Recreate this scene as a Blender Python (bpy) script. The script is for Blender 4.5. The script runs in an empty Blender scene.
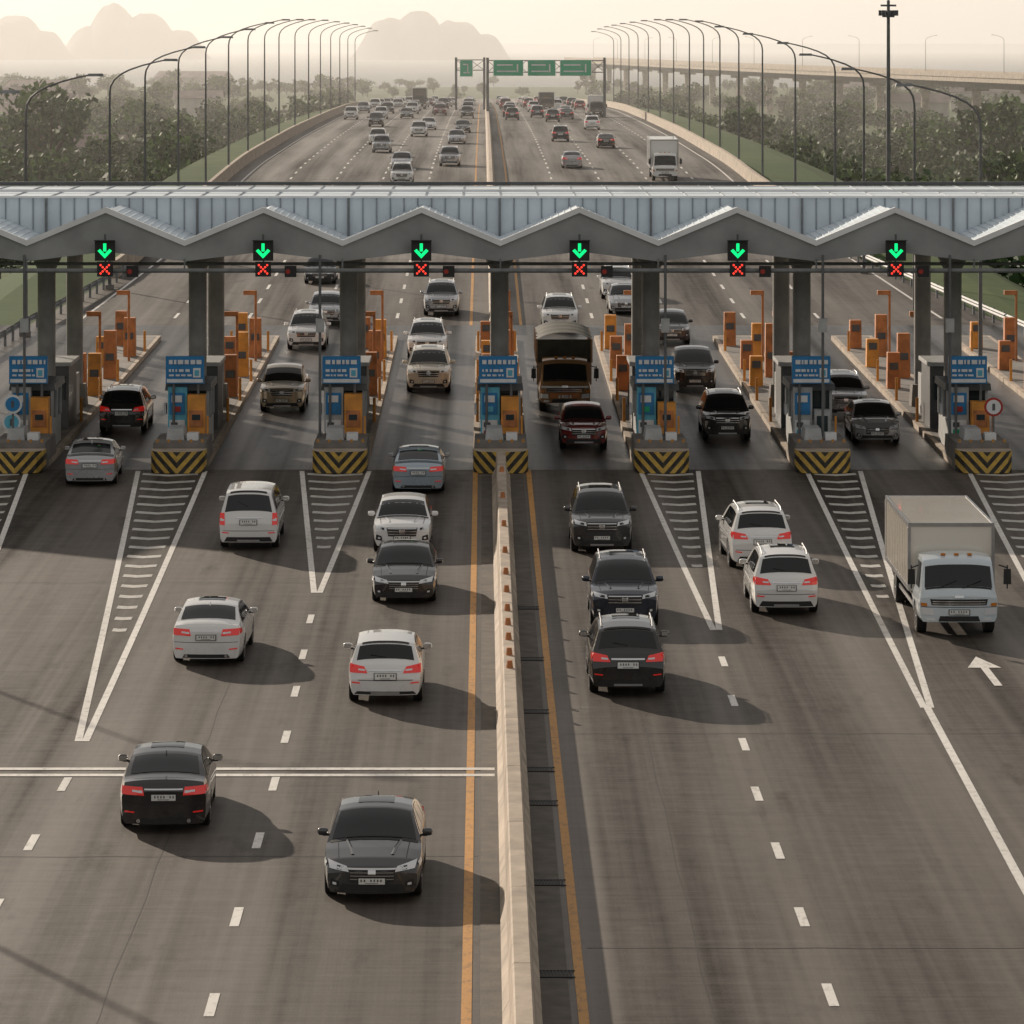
import bpy, math, random
from mathutils import Vector
from mathutils import noise as mn
from bisect import bisect_right
R=random.Random(7)
S=bpy.context.scene
# ---------------------------------------------------------------- profile
def interp(xs,ys,x):
    if x<=xs[0]: return ys[0]
    if x>=xs[-1]: return ys[-1]
    i=bisect_right(xs,x)-1
    t=(x-xs[i])/(xs[i+1]-xs[i]); return ys[i]+(ys[i+1]-ys[i])*t
PY=[-500,110,150,205,280,356,450,550,630,700,800,1000,1300,3000]
PZ=[0,0,.5,1.4,3.2,4.9,5.4,5.4,5.2,4.6,3.4,1,-3.6,-3.6]
_c={}
def zr(y):
    k=round(y*20)
    if k not in _c:
        _c[k]=sum(interp(PY,PZ,y+d) for d in range(-20,21,4))/11.0
    return _c[k]
# ---------------------------------------------------------------- materials
def nodes(name):
    m=bpy.data.materials.new(name); m.use_nodes=True
    nt=m.node_tree; b=nt.nodes['Principled BSDF']; return m,nt,b
def N(nt,t,**k):
    n=nt.nodes.new(t)
    for a,v in k.items(): setattr(n,a,v)
    return n
def math_(nt,op,a,b=None,c=None):
    n=N(nt,'ShaderNodeMath',operation=op)
    for i,v in enumerate((a,b,c)):
        if v is None: continue
        if hasattr(v,'is_output'): nt.links.new(v,n.inputs[i])
        else: n.inputs[i].default_value=v
    return n.outputs[0]
def mix(nt,f,a,b,blend='MIX'):
    n=N(nt,'ShaderNodeMix',data_type='RGBA',blend_type=blend)
    for s,v in ((n.inputs[0],f),(n.inputs[6],a),(n.inputs[7],b)):
        if hasattr(v,'is_output'): nt.links.new(v,s)
        elif isinstance(v,(int,float)): s.default_value=v
        else: s.default_value=(*v[:3],1)
    return n.outputs[2]
def noise(nt,co,scale,sc=(1,1,1),detail=4,rough=.55):
    mp=N(nt,'ShaderNodeMapping'); mp.inputs['Scale'].default_value=sc
    nt.links.new(co,mp.inputs[0])
    n=N(nt,'ShaderNodeTexNoise'); n.inputs['Scale'].default_value=scale
    n.inputs['Detail'].default_value=detail; n.inputs['Roughness'].default_value=rough
    nt.links.new(mp.outputs[0],n.inputs['Vector']); return n.outputs['Fac']
def ramp(nt,f,a,b):
    n=N(nt,'ShaderNodeMapRange'); n.inputs[1].default_value=a; n.inputs[2].default_value=b
    nt.links.new(f,n.inputs[0]); return n.outputs[0]
def bump(nt,b,h,strength,dist):
    n=N(nt,'ShaderNodeBump'); n.inputs['Strength'].default_value=strength; n.inputs['Distance'].default_value=dist
    nt.links.new(h,n.inputs['Height']); nt.links.new(n.outputs[0],b.inputs['Normal'])
def mat(name,col,rough=.5,metal=0,var=.15,vs=3.0,coat=0,emis=0,bmp=0,spec=.5):
    m,nt,b=nodes(name)
    b.inputs['Roughness'].default_value=rough; b.inputs['Metallic'].default_value=metal
    b.inputs['Coat Weight'].default_value=coat; b.inputs['Coat Roughness'].default_value=.06
    b.inputs['Specular IOR Level'].default_value=spec
    if var>0:
        co=N(nt,'ShaderNodeTexCoord').outputs['Object']
        f=ramp(nt,noise(nt,co,vs,detail=6),.3,.7)
        c=mix(nt,f,[x*(1-var) for x in col],[min(1,x*(1+var)) for x in col])
        nt.links.new(c,b.inputs['Base Color'])
        if bmp: bump(nt,b,noise(nt,co,vs*8),bmp,.02)
    else: b.inputs['Base Color'].default_value=(*col,1)
    if emis:
        b.inputs['Emission Color'].default_value=(*col,1); b.inputs['Emission Strength'].default_value=emis
    return m
def paint(name,col,metal=.0):
    m,nt,b=nodes(name)
    co=N(nt,'ShaderNodeTexCoord').outputs['Object']
    sep=N(nt,'ShaderNodeSeparateXYZ'); nt.links.new(co,sep.inputs[0])
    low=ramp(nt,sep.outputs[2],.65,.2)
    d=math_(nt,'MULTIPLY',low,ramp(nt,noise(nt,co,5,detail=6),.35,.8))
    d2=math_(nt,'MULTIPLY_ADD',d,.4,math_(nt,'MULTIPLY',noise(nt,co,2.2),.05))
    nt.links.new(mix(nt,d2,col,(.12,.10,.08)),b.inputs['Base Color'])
    nt.links.new(math_(nt,'MULTIPLY_ADD',d2,.5,.24),b.inputs['Roughness'])
    b.inputs['Metallic'].default_value=metal
    b.inputs['Coat Weight'].default_value=1; b.inputs['Coat Roughness'].default_value=.04
    return m
def asphalt(name,base,rough,lanes=1.0,plaza=False,spec=(.05,.50)):
    m,nt,b=nodes(name)
    co=N(nt,'ShaderNodeTexCoord').outputs['Object']
    sep=N(nt,'ShaderNodeSeparateXYZ'); nt.links.new(co,sep.inputs[0]); X=sep.outputs[0]
    wob=math_(nt,'MULTIPLY',math_(nt,'SUBTRACT',noise(nt,co,1,(.02,.03,1),2),.5),1.6)
    Xw=math_(nt,'ADD',X,wob)
    uL=math_(nt,'DIVIDE',math_(nt,'ADD',Xw,.27),4.3); uR=math_(nt,'DIVIDE',math_(nt,'SUBTRACT',Xw,1.62),4.15)
    side=math_(nt,'GREATER_THAN',X,.8)
    u=math_(nt,'ADD',math_(nt,'MULTIPLY',uL,math_(nt,'SUBTRACT',1,side)),math_(nt,'MULTIPLY',uR,side))
    ph=math_(nt,'MULTIPLY',u,2*math.pi)
    c1=math_(nt,'MULTIPLY_ADD',math_(nt,'COSINE',ph),.5,.5)
    c2=math_(nt,'MULTIPLY_ADD',math_(nt,'COSINE',math_(nt,'MULTIPLY',ph,2)),.5,.5)
    amp=ramp(nt,noise(nt,co,1,(.25,.012,1),3),.35,.65)
    big=ramp(nt,noise(nt,co,.12,(1,.35,1),5),.3,.7)
    st=ramp(nt,noise(nt,co,1.0,(.6,.010,1),3),.38,.62)
    st2=ramp(nt,noise(nt,co,1.0,(4.0,.04,1),3),.3,.7)
    fine=ramp(nt,noise(nt,co,30,detail=3,rough=.7),.25,.75)
    mid=ramp(nt,noise(nt,co,1.6,detail=7,rough=.7),.3,.7)
    tr=ramp(nt,noise(nt,co,1.0,(.3,6,1),4,.7),.3,.7)
    f=math_(nt,'MULTIPLY',c1,math_(nt,'MULTIPLY_ADD',amp,.20*lanes,.08))
    for q,wt in ((c2,.08),(st,.22),(big,.12),(st2,.12),(mid,.09),(fine,.14),(tr,.09)):
        f=math_(nt,'ADD',f,math_(nt,'MULTIPLY',q,wt))
    f=ramp(nt,f,.28,.80)
    c=mix(nt,f,[x*.40 for x in base],[x*1.6 for x in base])
    spot=ramp(nt,noise(nt,co,1.0,(.9,.22,1),5,.6),.60,.74)
    c=mix(nt,math_(nt,'MULTIPLY',spot,.55),c,[x*.35 for x in base])
    sp=math_(nt,'MULTIPLY_ADD',f,spec[1]-spec[0],spec[0])
    sp=math_(nt,'MULTIPLY',sp,math_(nt,'SUBTRACT',1,math_(nt,'MULTIPLY',spot,.5)))
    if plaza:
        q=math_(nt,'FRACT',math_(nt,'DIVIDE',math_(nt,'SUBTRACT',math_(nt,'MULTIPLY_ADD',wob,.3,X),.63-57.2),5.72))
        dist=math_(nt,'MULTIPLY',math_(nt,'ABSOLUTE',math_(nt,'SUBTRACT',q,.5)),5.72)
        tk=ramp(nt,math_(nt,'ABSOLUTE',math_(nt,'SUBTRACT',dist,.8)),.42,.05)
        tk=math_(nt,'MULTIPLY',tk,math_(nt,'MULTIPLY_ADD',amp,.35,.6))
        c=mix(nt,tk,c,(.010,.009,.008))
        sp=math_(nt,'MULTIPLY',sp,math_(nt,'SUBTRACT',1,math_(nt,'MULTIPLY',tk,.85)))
    nt.links.new(c,b.inputs['Base Color'])
    nt.links.new(math_(nt,'MULTIPLY_ADD',f,-.08,rough),b.inputs['Roughness'])
    nt.links.new(sp,b.inputs['Specular IOR Level'])
    bump(nt,b,fine,.35,.01)
    return m
M={}
M['asphalt']=asphalt('asphalt',(.092,.077,.064),.64)
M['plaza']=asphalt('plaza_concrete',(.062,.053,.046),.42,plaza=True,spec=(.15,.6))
M['farroad']=asphalt('bridge_asphalt',(.13,.115,.10),.66)
def roadpaint(name,col,wear=.55):
    m,nt,b=nodes(name)
    co=N(nt,'ShaderNodeTexCoord').outputs['Object']
    w=ramp(nt,noise(nt,co,6,(1,.5,1),8,.75),.50,.72)
    w2=ramp(nt,noise(nt,co,.7,(2,.1,1),4),.35,.8)
    f=math_(nt,'MULTIPLY_ADD',w,wear,math_(nt,'MULTIPLY',w2,.3))
    nt.links.new(mix(nt,f,col,(.07,.06,.055)),b.inputs['Base Color']); b.inputs['Roughness'].default_value=.6
    return m
M['white']=roadpaint('white_road_paint',(.80,.77,.72))
M['faded']=roadpaint('faded_road_paint',(.58,.56,.52))
M['yellow']=roadpaint('yellow_road_paint',(.60,.29,.06),.7)
M['conc']=mat('concrete',(.40,.33,.26),.85,var=.3,vs=1.2,bmp=.3)
M['concd']=mat('concrete_dark',(.18,.165,.15),.85,var=.3,vs=1.2,bmp=.3)
M['gutter']=mat('gutter_concrete',(.10,.085,.07),.8,var=.35,vs=2,bmp=.3)
M['grate']=mat('iron_grate',(.012,.012,.012),.6,.5,var=0)
M['steel']=mat('galvanised_steel',(.24,.25,.255),.7,.3,var=.2)
M['pole']=mat('painted_pole',(.15,.155,.16),.6,.2,var=.2)
M['colm']=mat('column_paint',(.32,.31,.30),.55,var=.3,vs=1)
M['roof']=mat('canopy_metal',(.70,.78,.84),.45,.0,var=.12,vs=.6)
M['seam']=mat('canopy_seam',(.30,.34,.38),.5,.2,var=.1)
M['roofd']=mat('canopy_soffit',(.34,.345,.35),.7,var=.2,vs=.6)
M['trim']=mat('canopy_trim',(.86,.87,.88),.45,.0,var=.1,vs=.8)
M['glass']=mat('tinted_glass',(.008,.010,.012),.04,0,var=0,spec=.6)
M['bglass']=mat('booth_glass',(.03,.045,.05),.08,0,var=0)
M['rubber']=mat('tyre_rubber',(.018,.017,.016),.85,var=.3,vs=6)
M['blackp']=mat('black_plastic',(.018,.018,.019),.55,var=.2,vs=5)
M['chrome']=mat('chrome',(.72,.72,.72),.2,1,var=0)
M['rim']=mat('alloy',(.45,.45,.46),.3,.9,var=.1)
M['lamp']=mat('headlight_lens',(.78,.80,.82),.08,.1,var=0)
M['tail']=mat('taillight_lens',(.62,.02,.015),.12,0,var=0,coat=1,emis=.25)
M['amber']=mat('indicator_lens',(.6,.2,.02),.15,0,var=0)
M['plate']=mat('licence_plate',(.74,.74,.71),.45,var=.1,vs=20)
M['platet']=mat('plate_ink',(.05,.05,.06),.5,var=0)
M['blue']=mat('blue_sign_face',(.02,.21,.48),.4,var=.1)
M['blue2']=mat('light_blue_panel',(.12,.46,.62),.4,var=.15)
M['signw']=mat('sign_white',(.76,.77,.78),.5,var=.1)
M['green']=mat('green_sign_face',(.005,.42,.22),.45,var=.1,vs=.5)
M['orange']=mat('orange_housing',(.72,.30,.05),.5,var=.25,vs=2)
M['orangeb']=mat('rusty_orange',(.48,.18,.06),.6,var=.35,vs=2)
M['booth']=mat('booth_panel',(.44,.45,.45),.5,var=.15)
M['boothd']=mat('booth_dark',(.09,.095,.10),.5,var=.2)
M['red']=mat('red_panel',(.4,.03,.02),.5,var=.1)
M['ledg']=mat('green_led',(.0,.85,.22),.4,var=0,emis=1.2)
M['ledr']=mat('red_led',(1,.05,.03),.4,var=0,emis=1.4)
M['trunk']=mat('bark',(.07,.055,.04),.9,var=.3)
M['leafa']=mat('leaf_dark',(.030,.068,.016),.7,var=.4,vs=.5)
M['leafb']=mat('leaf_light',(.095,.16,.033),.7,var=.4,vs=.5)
M['wall']=mat('plaster_wall',(.50,.47,.43),.8,var=.15,vs=.3)
M['tile']=mat('roof_sheet',(.28,.22,.20),.7,var=.25,vs=.3)
M['hill']=mat('hill_forest',(.030,.040,.035),.95,var=.4,vs=.02)
m,nt,b=nodes('hazard_chevron')
co=N(nt,'ShaderNodeTexCoord').outputs['Object']; sep=N(nt,'ShaderNodeSeparateXYZ'); nt.links.new(co,sep.inputs[0])
v=math_(nt,'ADD',math_(nt,'ABSOLUTE',sep.outputs[0]),math_(nt,'MULTIPLY',sep.outputs[2],-.9))
v=math_(nt,'FRACT',math_(nt,'MULTIPLY',v,2.6)); v=math_(nt,'GREATER_THAN',v,.5)
c=mix(nt,v,(.015,.015,.014),(.68,.44,.08)); d=ramp(nt,noise(nt,co,5,detail=6),.35,.8)
nt.links.new(mix(nt,math_(nt,'MULTIPLY',d,.6),c,(.10,.08,.06)),b.inputs['Base Color']); b.inputs['Roughness'].default_value=.6
M['chev']=m
m,nt,b=nodes('ground_grass')
co=N(nt,'ShaderNodeTexCoord').outputs['Object']
c=mix(nt,ramp(nt,noise(nt,co,.012,detail=8),.35,.65),(.035,.075,.02),(.10,.13,.05))
c=mix(nt,ramp(nt,noise(nt,co,.3,detail=8),.3,.75),c,(.045,.08,.025))
nt.links.new(c,b.inputs['Base Color']); b.inputs['Roughness'].default_value=.95
b.inputs['Specular IOR Level'].default_value=.1
M['ground']=m
m,nt,b=nodes('sea_water')
co=N(nt,'ShaderNodeTexCoord').outputs['Object']
b.inputs['Base Color'].default_value=(.10,.14,.15,1); b.inputs['Roughness'].default_value=.5
b.inputs['Specular IOR Level'].default_value=.18
bump(nt,b,noise(nt,co,.05,detail=6),1.0,6.0)
M['sea']=m
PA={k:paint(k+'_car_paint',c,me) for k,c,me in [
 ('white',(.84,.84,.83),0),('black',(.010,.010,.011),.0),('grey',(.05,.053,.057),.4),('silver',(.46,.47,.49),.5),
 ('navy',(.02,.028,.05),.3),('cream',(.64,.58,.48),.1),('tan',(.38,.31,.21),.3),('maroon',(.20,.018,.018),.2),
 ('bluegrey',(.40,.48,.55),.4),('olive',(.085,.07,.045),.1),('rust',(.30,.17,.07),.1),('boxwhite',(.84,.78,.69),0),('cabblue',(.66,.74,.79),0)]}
# ---------------------------------------------------------------- mesh builder
class MB:
    def __init__(s): s.v=[];s.f=[];s.m=[];s.mats=[]
    def mi(s,m):
        if m not in s.mats: s.mats.append(m)
        return s.mats.index(m)
    def add(s,vs,fs,m):
        o=len(s.v); s.v+=[tuple(p) for p in vs]; k=s.mi(m)
        for f in fs: s.f.append([i+o for i in f]); s.m.append(k)
    def box(s,x0,x1,y0,y1,z0,z1,m,tx=0,ty=0):
        vs=[(x0,y0,z0),(x1,y0,z0),(x1,y1,z0),(x0,y1,z0),(x0+tx,y0+ty,z1),(x1-tx,y0+ty,z1),(x1-tx,y1-ty,z1),(x0+tx,y1-ty,z1)]
        s.add(vs,[(3,2,1,0),(4,5,6,7),(0,1,5,4),(1,2,6,5),(2,3,7,6),(3,0,4,7)],m)
    def cyl(s,p0,p1,r0,r1,m,n=12,caps=True):
        p0=Vector(p0);p1=Vector(p1);d=(p1-p0).normalized()
        a=Vector((0,0,1)) if abs(d.z)<.9 else Vector((1,0,0))
        u=d.cross(a).normalized();w=d.cross(u)
        vs=[]
        for p,r in ((p0,r0),(p1,r1)):
            for i in range(n):
                t=2*math.pi*i/n; vs.append(p+u*math.cos(t)*r+w*math.sin(t)*r)
        fs=[(i,(i+1)%n,n+(i+1)%n,n+i) for i in range(n)]
        if caps: fs+= [tuple(range(n))[::-1],tuple(range(n,2*n))]
        s.add(vs,fs,m)
    def grid(s,fn,nu,nv,m):
        vs=[fn(i/nu,j/nv) for j in range(nv+1) for i in range(nu+1)]
        fs=[(j*(nu+1)+i,j*(nu+1)+i+1,(j+1)*(nu+1)+i+1,(j+1)*(nu+1)+i) for j in range(nv) for i in range(nu)]
        s.add(vs,fs,m)
    def ell(s,c,r,m,n=8):
        vs=[];fs=[]
        for j in range(n+1):
            for i in range(n):
                a=math.pi*j/n; t=2*math.pi*i/n
                f=lambda q:math.copysign(abs(q)**.6,q)
                vs.append((c[0]+r[0]*f(math.sin(a)*math.cos(t)),c[1]+r[1]*f(math.sin(a)*math.sin(t)),c[2]+r[2]*f(math.cos(a))))
        for j in range(n):
            for i in range(n): fs.append((j*n+i,j*n+(i+1)%n,(j+1)*n+(i+1)%n,(j+1)*n+i))
        s.add(vs,fs,m)
    def mesh(s,name,smooth=None):
        me=bpy.data.meshes.new(name); me.from_pydata(s.v,[],s.f)
        for m in s.mats: me.materials.append(M[m] if isinstance(m,str) else m)
        me.polygons.foreach_set('material_index',s.m)
        if smooth is not None:
            me.polygons.foreach_set('use_smooth',[True]*len(s.f)); me.set_sharp_from_angle(angle=math.radians(smooth))
        me.update(); return me
def obj(name,me,loc=(0,0,0),rz=0,parent=None):
    o=bpy.data.objects.new(name,me); S.collection.objects.link(o); o.location=loc; o.rotation_euler=(0,0,rz)
    if parent: o.parent=parent
    return o
def empty(name,loc=(0,0,0)):
    o=bpy.data.objects.new(name,None); S.collection.objects.link(o); o.location=loc; return o
def bev(o,w=.02):
    b=o.modifiers.new('bevel','BEVEL'); b.width=w; b.segments=2; b.limit_method='ANGLE'; b.angle_limit=math.radians(40); return o
# ---------------------------------------------------------------- ground, road
def sheet(mb,x0,x1,y0,y1,off,m,step=4):
    ys=[y0]; k=math.floor(y0/step)*step+step
    while k<y1-1e-6: 
        if k>y0+1e-6: ys.append(k)
        k+=step
    ys.append(y1)
    vs=[];fs=[]
    for y in ys:
        a=x0(y) if callable(x0) else x0; b=x1(y) if callable(x1) else x1
        vs+=[(a,y,zr(y)+off),(b,y,zr(y)+off)]
    for i in range(len(ys)-1): fs.append((2*i,2*i+1,2*i+3,2*i+2))
    mb.add(vs,fs,m)
def line(mb,xa,ya,xb,yb,w,m,off=.008):
    if ya>yb: xa,ya,xb,yb=xb,yb,xa,ya
    f=lambda y:xa+(xb-xa)*(y-ya)/(yb-ya)
    sheet(mb,lambda y:f(y)-w/2,lambda y:f(y)+w/2,ya,yb,off,m)
def ledge(y): return interp([0,146,200,240,400],[-25,-25,-23.2,-21,-21],y)
def redge(y): return interp([0,146,200,250,330],[30,30,27,23,21.7],y)
mb=MB(); sheet(mb,ledge,redge,-60,250,0,'asphalt'); obj('road',mb.mesh('road'))
mb=MB(); sheet(mb,ledge,redge,250,1400,0,'farroad'); obj('bridge_road',mb.mesh('bridge_road'))
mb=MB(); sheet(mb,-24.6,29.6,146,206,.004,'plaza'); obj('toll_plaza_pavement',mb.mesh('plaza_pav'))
xs=[-30000,-9000,-4000,-1500,-700,-300,-150,-90,-60,-44,-38,-33,-29,-26.5,-20,0,20,28.5,31,35,40,46,60,90,150,300,700,1500,4000,9000,30000]
ys=[-300,-100]+list(range(0,420,10))+list(range(420,1500,20))+list(range(1500,1900,100))+[1950,2050,2200,3000,6000,60000]
def gz(x,y):
    base=-4+.7*math.sin(x*.01+y*.004)*math.cos(y*.006)
    if y>1850: base=interp([1850,2050,2500],[-5,-9,-14],y)
    d=0 if -26.6<x<30 else (min(abs(x+26.6),abs(x-30)))
    w=max(0,1-d/13)
    top=min(zr(y),9)-.35
    return base*(1-w)+max(top,base)*w if y<=1350 else base
vs=[(x,y,gz(x,y)) for y in ys for x in xs]; n=len(xs)
mb=MB(); mb.add(vs,[(j*n+i,j*n+i+1,(j+1)*n+i+1,(j+1)*n+i) for j in range(len(ys)-1) for i in range(n-1)],'ground')
obj('ground',mb.mesh('ground'))
mb=MB(); mb.add([(-30000,1800,-8),(30000,1800,-8),(30000,58000,-8),(-30000,58000,-8)],[(0,1,2,3)],'sea'); obj('sea',mb.mesh('sea'))
# markings
mk=MB()
line(mk,-.27,20,-.27,146,.17,'yellow'); line(mk,1.62,20,1.62,146,.17,'yellow')
line(mk,-.6,206,-.6,900,.15,'yellow'); line(mk,1.9,206,1.9,900,.15,'yellow')
for y in [54,60.2,66.84,73.56,80.6,86.75,92.6,99,104.8,111]:
    x=-4.42 if y<90 else -4.42-(y-90)*.012
    line(mk,x,y-.8,x,y+.8,.17,'white')
for y in [68,74.3,80.4,86.7,60]: line(mk,-8.85,y-.8,-8.85,y+.8,.17,'white')
for i in range(9):
    y=55.5+6.02*i; x=5.72 if y<86 else 5.72+(y-86)*.02
    line(mk,x,y-.8,x,y+.8,.17,'white')
for a,b_ in ((87.6,87.9),(88.35,88.65)):
    mk.add([(-24,a,.013),(.25,a,.013),(.25,b_,.013),(-24,b_,.013)],[(0,1,2,3)],'white')
gores=[(-18.4,-16.2,-13.2,100),(-12.25,-9.86,-9.0,92),(-6.43,-4.04,-4.7,116),(5.6,7.64,6.2,109),(11.5,13.4,10.47,96.6),(17.25,19.4,14.6,98)]
for a,b_,ax,ay in gores:
    line(mk,a,145.6,ax-.08,ay,.17,'white'); line(mk,b_,145.6,ax+.08,ay,.17,'white')
    y=145.0
    while y>ay+(145-ay)*.2:
        t=(145.6-y)/(145.6-ay)
        L=a+(ax-a)*t+.2; Rr=b_+(ax-b_)*t-.2; c=(L+Rr)/2; w=Rr-L
        if w<.3: break
        h=w*.25; z=lambda yy:zr(yy)+.008
        mk.add([(L,y,z(y)),(c,y-h,z(y-h)),(c,y-h-.55,z(y-h-.55)),(L,y-.55,z(y-.55))],[(0,1,2,3)],'faded')
        mk.add([(Rr,y,z(y)),(c,y-h,z(y-h)),(c,y-h-.55,z(y-h-.55)),(Rr,y-.55,z(y-.55))],[(0,1,2,3)],'faded')
        y-=2.1
line(mk,10.47,96.6,10.05,76.2,.18,'white'); line(mk,10.05,76.2,9.7,50,.18,'white')
ax,ay=12.55,102
zz=lambda y:zr(y)+.014
line(mk,ax,ay-2.2,ax,ay+.6,.2,'white',.014)
mk.add([(ax-.42,ay+.6,zz(ay+.6)),(ax+.42,ay+.6,zz(ay+.6)),(ax,ay+2.4,zz(ay+2.4))],[(0,1,2)],'white')
for X in (-4.4,-8.2,-12,-15.8,5.6,9.5,13.4,17.2):
    y=210
    while y<820:
        line(mk,X,y,X,y+3,.16,'white'); y+=9
line(mk,-19.6,250,-19.6,900,.15,'white'); line(mk,20.3,330,20.3,900,.15,'white'); line(mk,23.5,210,20.3,330,.15,'white')
line(mk,-20.6,206,-19.6,250,.15,'white')
obj('road_markings',mk.mesh('road_markings'))
g=MB(); sheet(g,-.05,.31,20,145,.008,'gutter'); sheet(g,.95,1.42,20,145,.008,'gutter'); obj('gutter',g.mesh('gutter'))
for i,y in enumerate((59,69,76.5,84.5,88.4,96,104,113)):
    g=MB()
    for k in range(9): g.box(-.27+k*.06,-.235+k*.06,-.22,.22,0,.012,'grate')
    g.box(-.3,.3,-.26,-.22,0,.014,'grate'); g.box(-.3,.3,.22,.26,0,.014,'grate')
    obj('drain_grate',g.mesh('grate'),(1.25,y,zr(y)+.012))
sm=MB()
M['tar']=mat('tar_seam',(.022,.02,.018),.6,var=.3)
def wig(x,y0,y1,w):
    y=y0
    while y<y1:
        line(sm,x+.03*math.sin(y*.7),y,x+.03*math.sin((y+3)*.7),y+3,w,'tar',.004); y+=3
for X in (-6.2,3.7,12.6): wig(X,45,145,.015)
for Y,a,b_ in ((79,-12,-.1),(71,1.8,11),(93,1.8,13),(118,-15,-.1),(63,-9,-.1)):
    k=a
    while k<b_-.01:
        e=min(b_,k+.8); y1=Y+.12*mn.noise(Vector((k*1.3,Y,0))); y2=Y+.12*mn.noise(Vector((e*1.3,Y,0)))
        sm.add([(k,y1,zr(y1)+.0045),(e,y2,zr(y2)+.0045),(e,y2+.03,zr(y2)+.0045),(k,y1+.03,zr(y1)+.0045)],[(0,1,2,3)],'tar'); k=e
obj('tar_seams',sm.mesh('tar'))
# ---------------------------------------------------------------- barriers
PROF=[(.32,0),(.32,.08),(.21,.30),(.16,.86),(.13,.90)]
def barrier(fx,y0,y1,prof=PROF,seg=6.0,gap=.03,m='conc'):
    mb=MB(); y=y0
    ring=[(-a,b) for a,b in prof]+[(a,b) for a,b in prof[::-1]]
    k=len(ring)
    while y<y1:
        e=min(y+seg-gap,y1); vs=[]
        for yy in (y,e):
            c=fx(yy); vs+=[(c+a,yy,zr(yy)+b-.02) for a,b in ring]
        mb.add(vs,[(i,i+1,k+i+1,k+i) for i in range(k-1)]+[tuple(range(k)),tuple(range(k,2*k))[::-1]],m); y+=seg
    return mb
mb=barrier(lambda y:.63,18,144)
for y in (97,99,101.5,104,106.5,110,113.5,118,124,131,138):
    mb.cyl((.63,y,.86+zr(y)),(.63,y,1.06+zr(y)),.09,.06,'orangeb',8)
obj('median_barrier',mb.mesh('mb'))
obj('median_barrier',barrier(lambda y:.63,203,1000,seg=12).mesh('mb2'))
PP=[(.22,-1.3),(.22,0),(.18,.3),(.14,1.0),(.14,1.02)]
obj('bridge_parapet',barrier(lambda y:ledge(y),236,1100,PP,12,.02).mesh('pl'))
obj('bridge_parapet',barrier(lambda y:redge(y),252,1100,PP,12,.02).mesh('pr'))
def guard(fx,y0,y1):
    mb=MB(); y=y0
    pr=[(0,.42),(-.06,.50),(0,.58),(-.06,.66),(0,.74)]
    while y<y1:
        mb.box(fx(y)-.02,fx(y)+.1,y-.05,y+.05,zr(y)-.4,zr(y)+.78,'steel')
        e=y+2.5
        vs=[(fx(q)+a-.03,q,zr(q)+b) for q in (y,e) for a,b in pr]
        mb.add(vs,[(i,i+1,5+i+1,5+i) for i in range(4)],'steel'); y=e
    return mb
obj('guardrail',guard(lambda y:ledge(y)+.6,60,236).mesh('g1'))
obj('guardrail',guard(lambda y:redge(y)-.6,60,252).mesh('g2'))
# ---------------------------------------------------------------- toll islands
CX=[.63+5.72*k for k in range(-3,5)]
isl=MB()
def slab(mb,hw,y0,y1,h,m):
    k=y0
    while k<y1:
        e=min(k+4,y1)
        vs=[(-hw,k,zr(k)-.1),(hw,k,zr(k)-.1),(hw,e,zr(e)-.1),(-hw,e,zr(e)-.1),(-hw,k,zr(k)+h),(hw,k,zr(k)+h),(hw,e,zr(e)+h),(-hw,e,zr(e)+h)]
        mb.add(vs,[(4,5,6,7),(0,1,5,4),(1,2,6,5),(2,3,7,6),(3,0,4,7)],m); k=e
slab(isl,.98,147,198,.22,'conc'); slab(isl,.78,147.3,197.6,.228,'concd')
z0=zr(147)
isl.box(-.98,.98,145.9,149.6,z0,z0+.95,'concd',.05,.05)
for k in range(5): isl.cyl((-.8+.4*k,146.2,z0+.95),(-.8+.4*k,146.2,z0+1.05),.05,.05,'yellow',8)
isl.box(-.55,.1,147,148.6,z0+.95,z0+1.35,'booth',.05,.05); isl.box(.2,.6,146.9,147.5,z0+.95,z0+1.2,'signw')
for y in (160,168,176,190):
    for sx in (-.85,.85):
        isl.cyl((sx,y,zr(y)+.2),(sx,y,zr(y)+1.15),.06,.06,'orange',8)
isl_me=isl.mesh('toll_island')
nose=MB(); zn=zr(145)
prof=[(-.98,146.0),(-.95,145.3),(-.75,144.85),(0,144.65),(.75,144.85),(.95,145.3),(.98,146.0)]
vs=[(x,y,zn+.02) for x,y in prof]+[(x,y,zn+.78) for x,y in prof]
nose.add(vs,[(i,i+1,8+i,7+i) for i in range(6)],'chev')
nose.add([(x,y,zn+.78) for x,y in prof],[tuple(range(7))],'conc')
nose_me=nose.mesh('nose')
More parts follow.
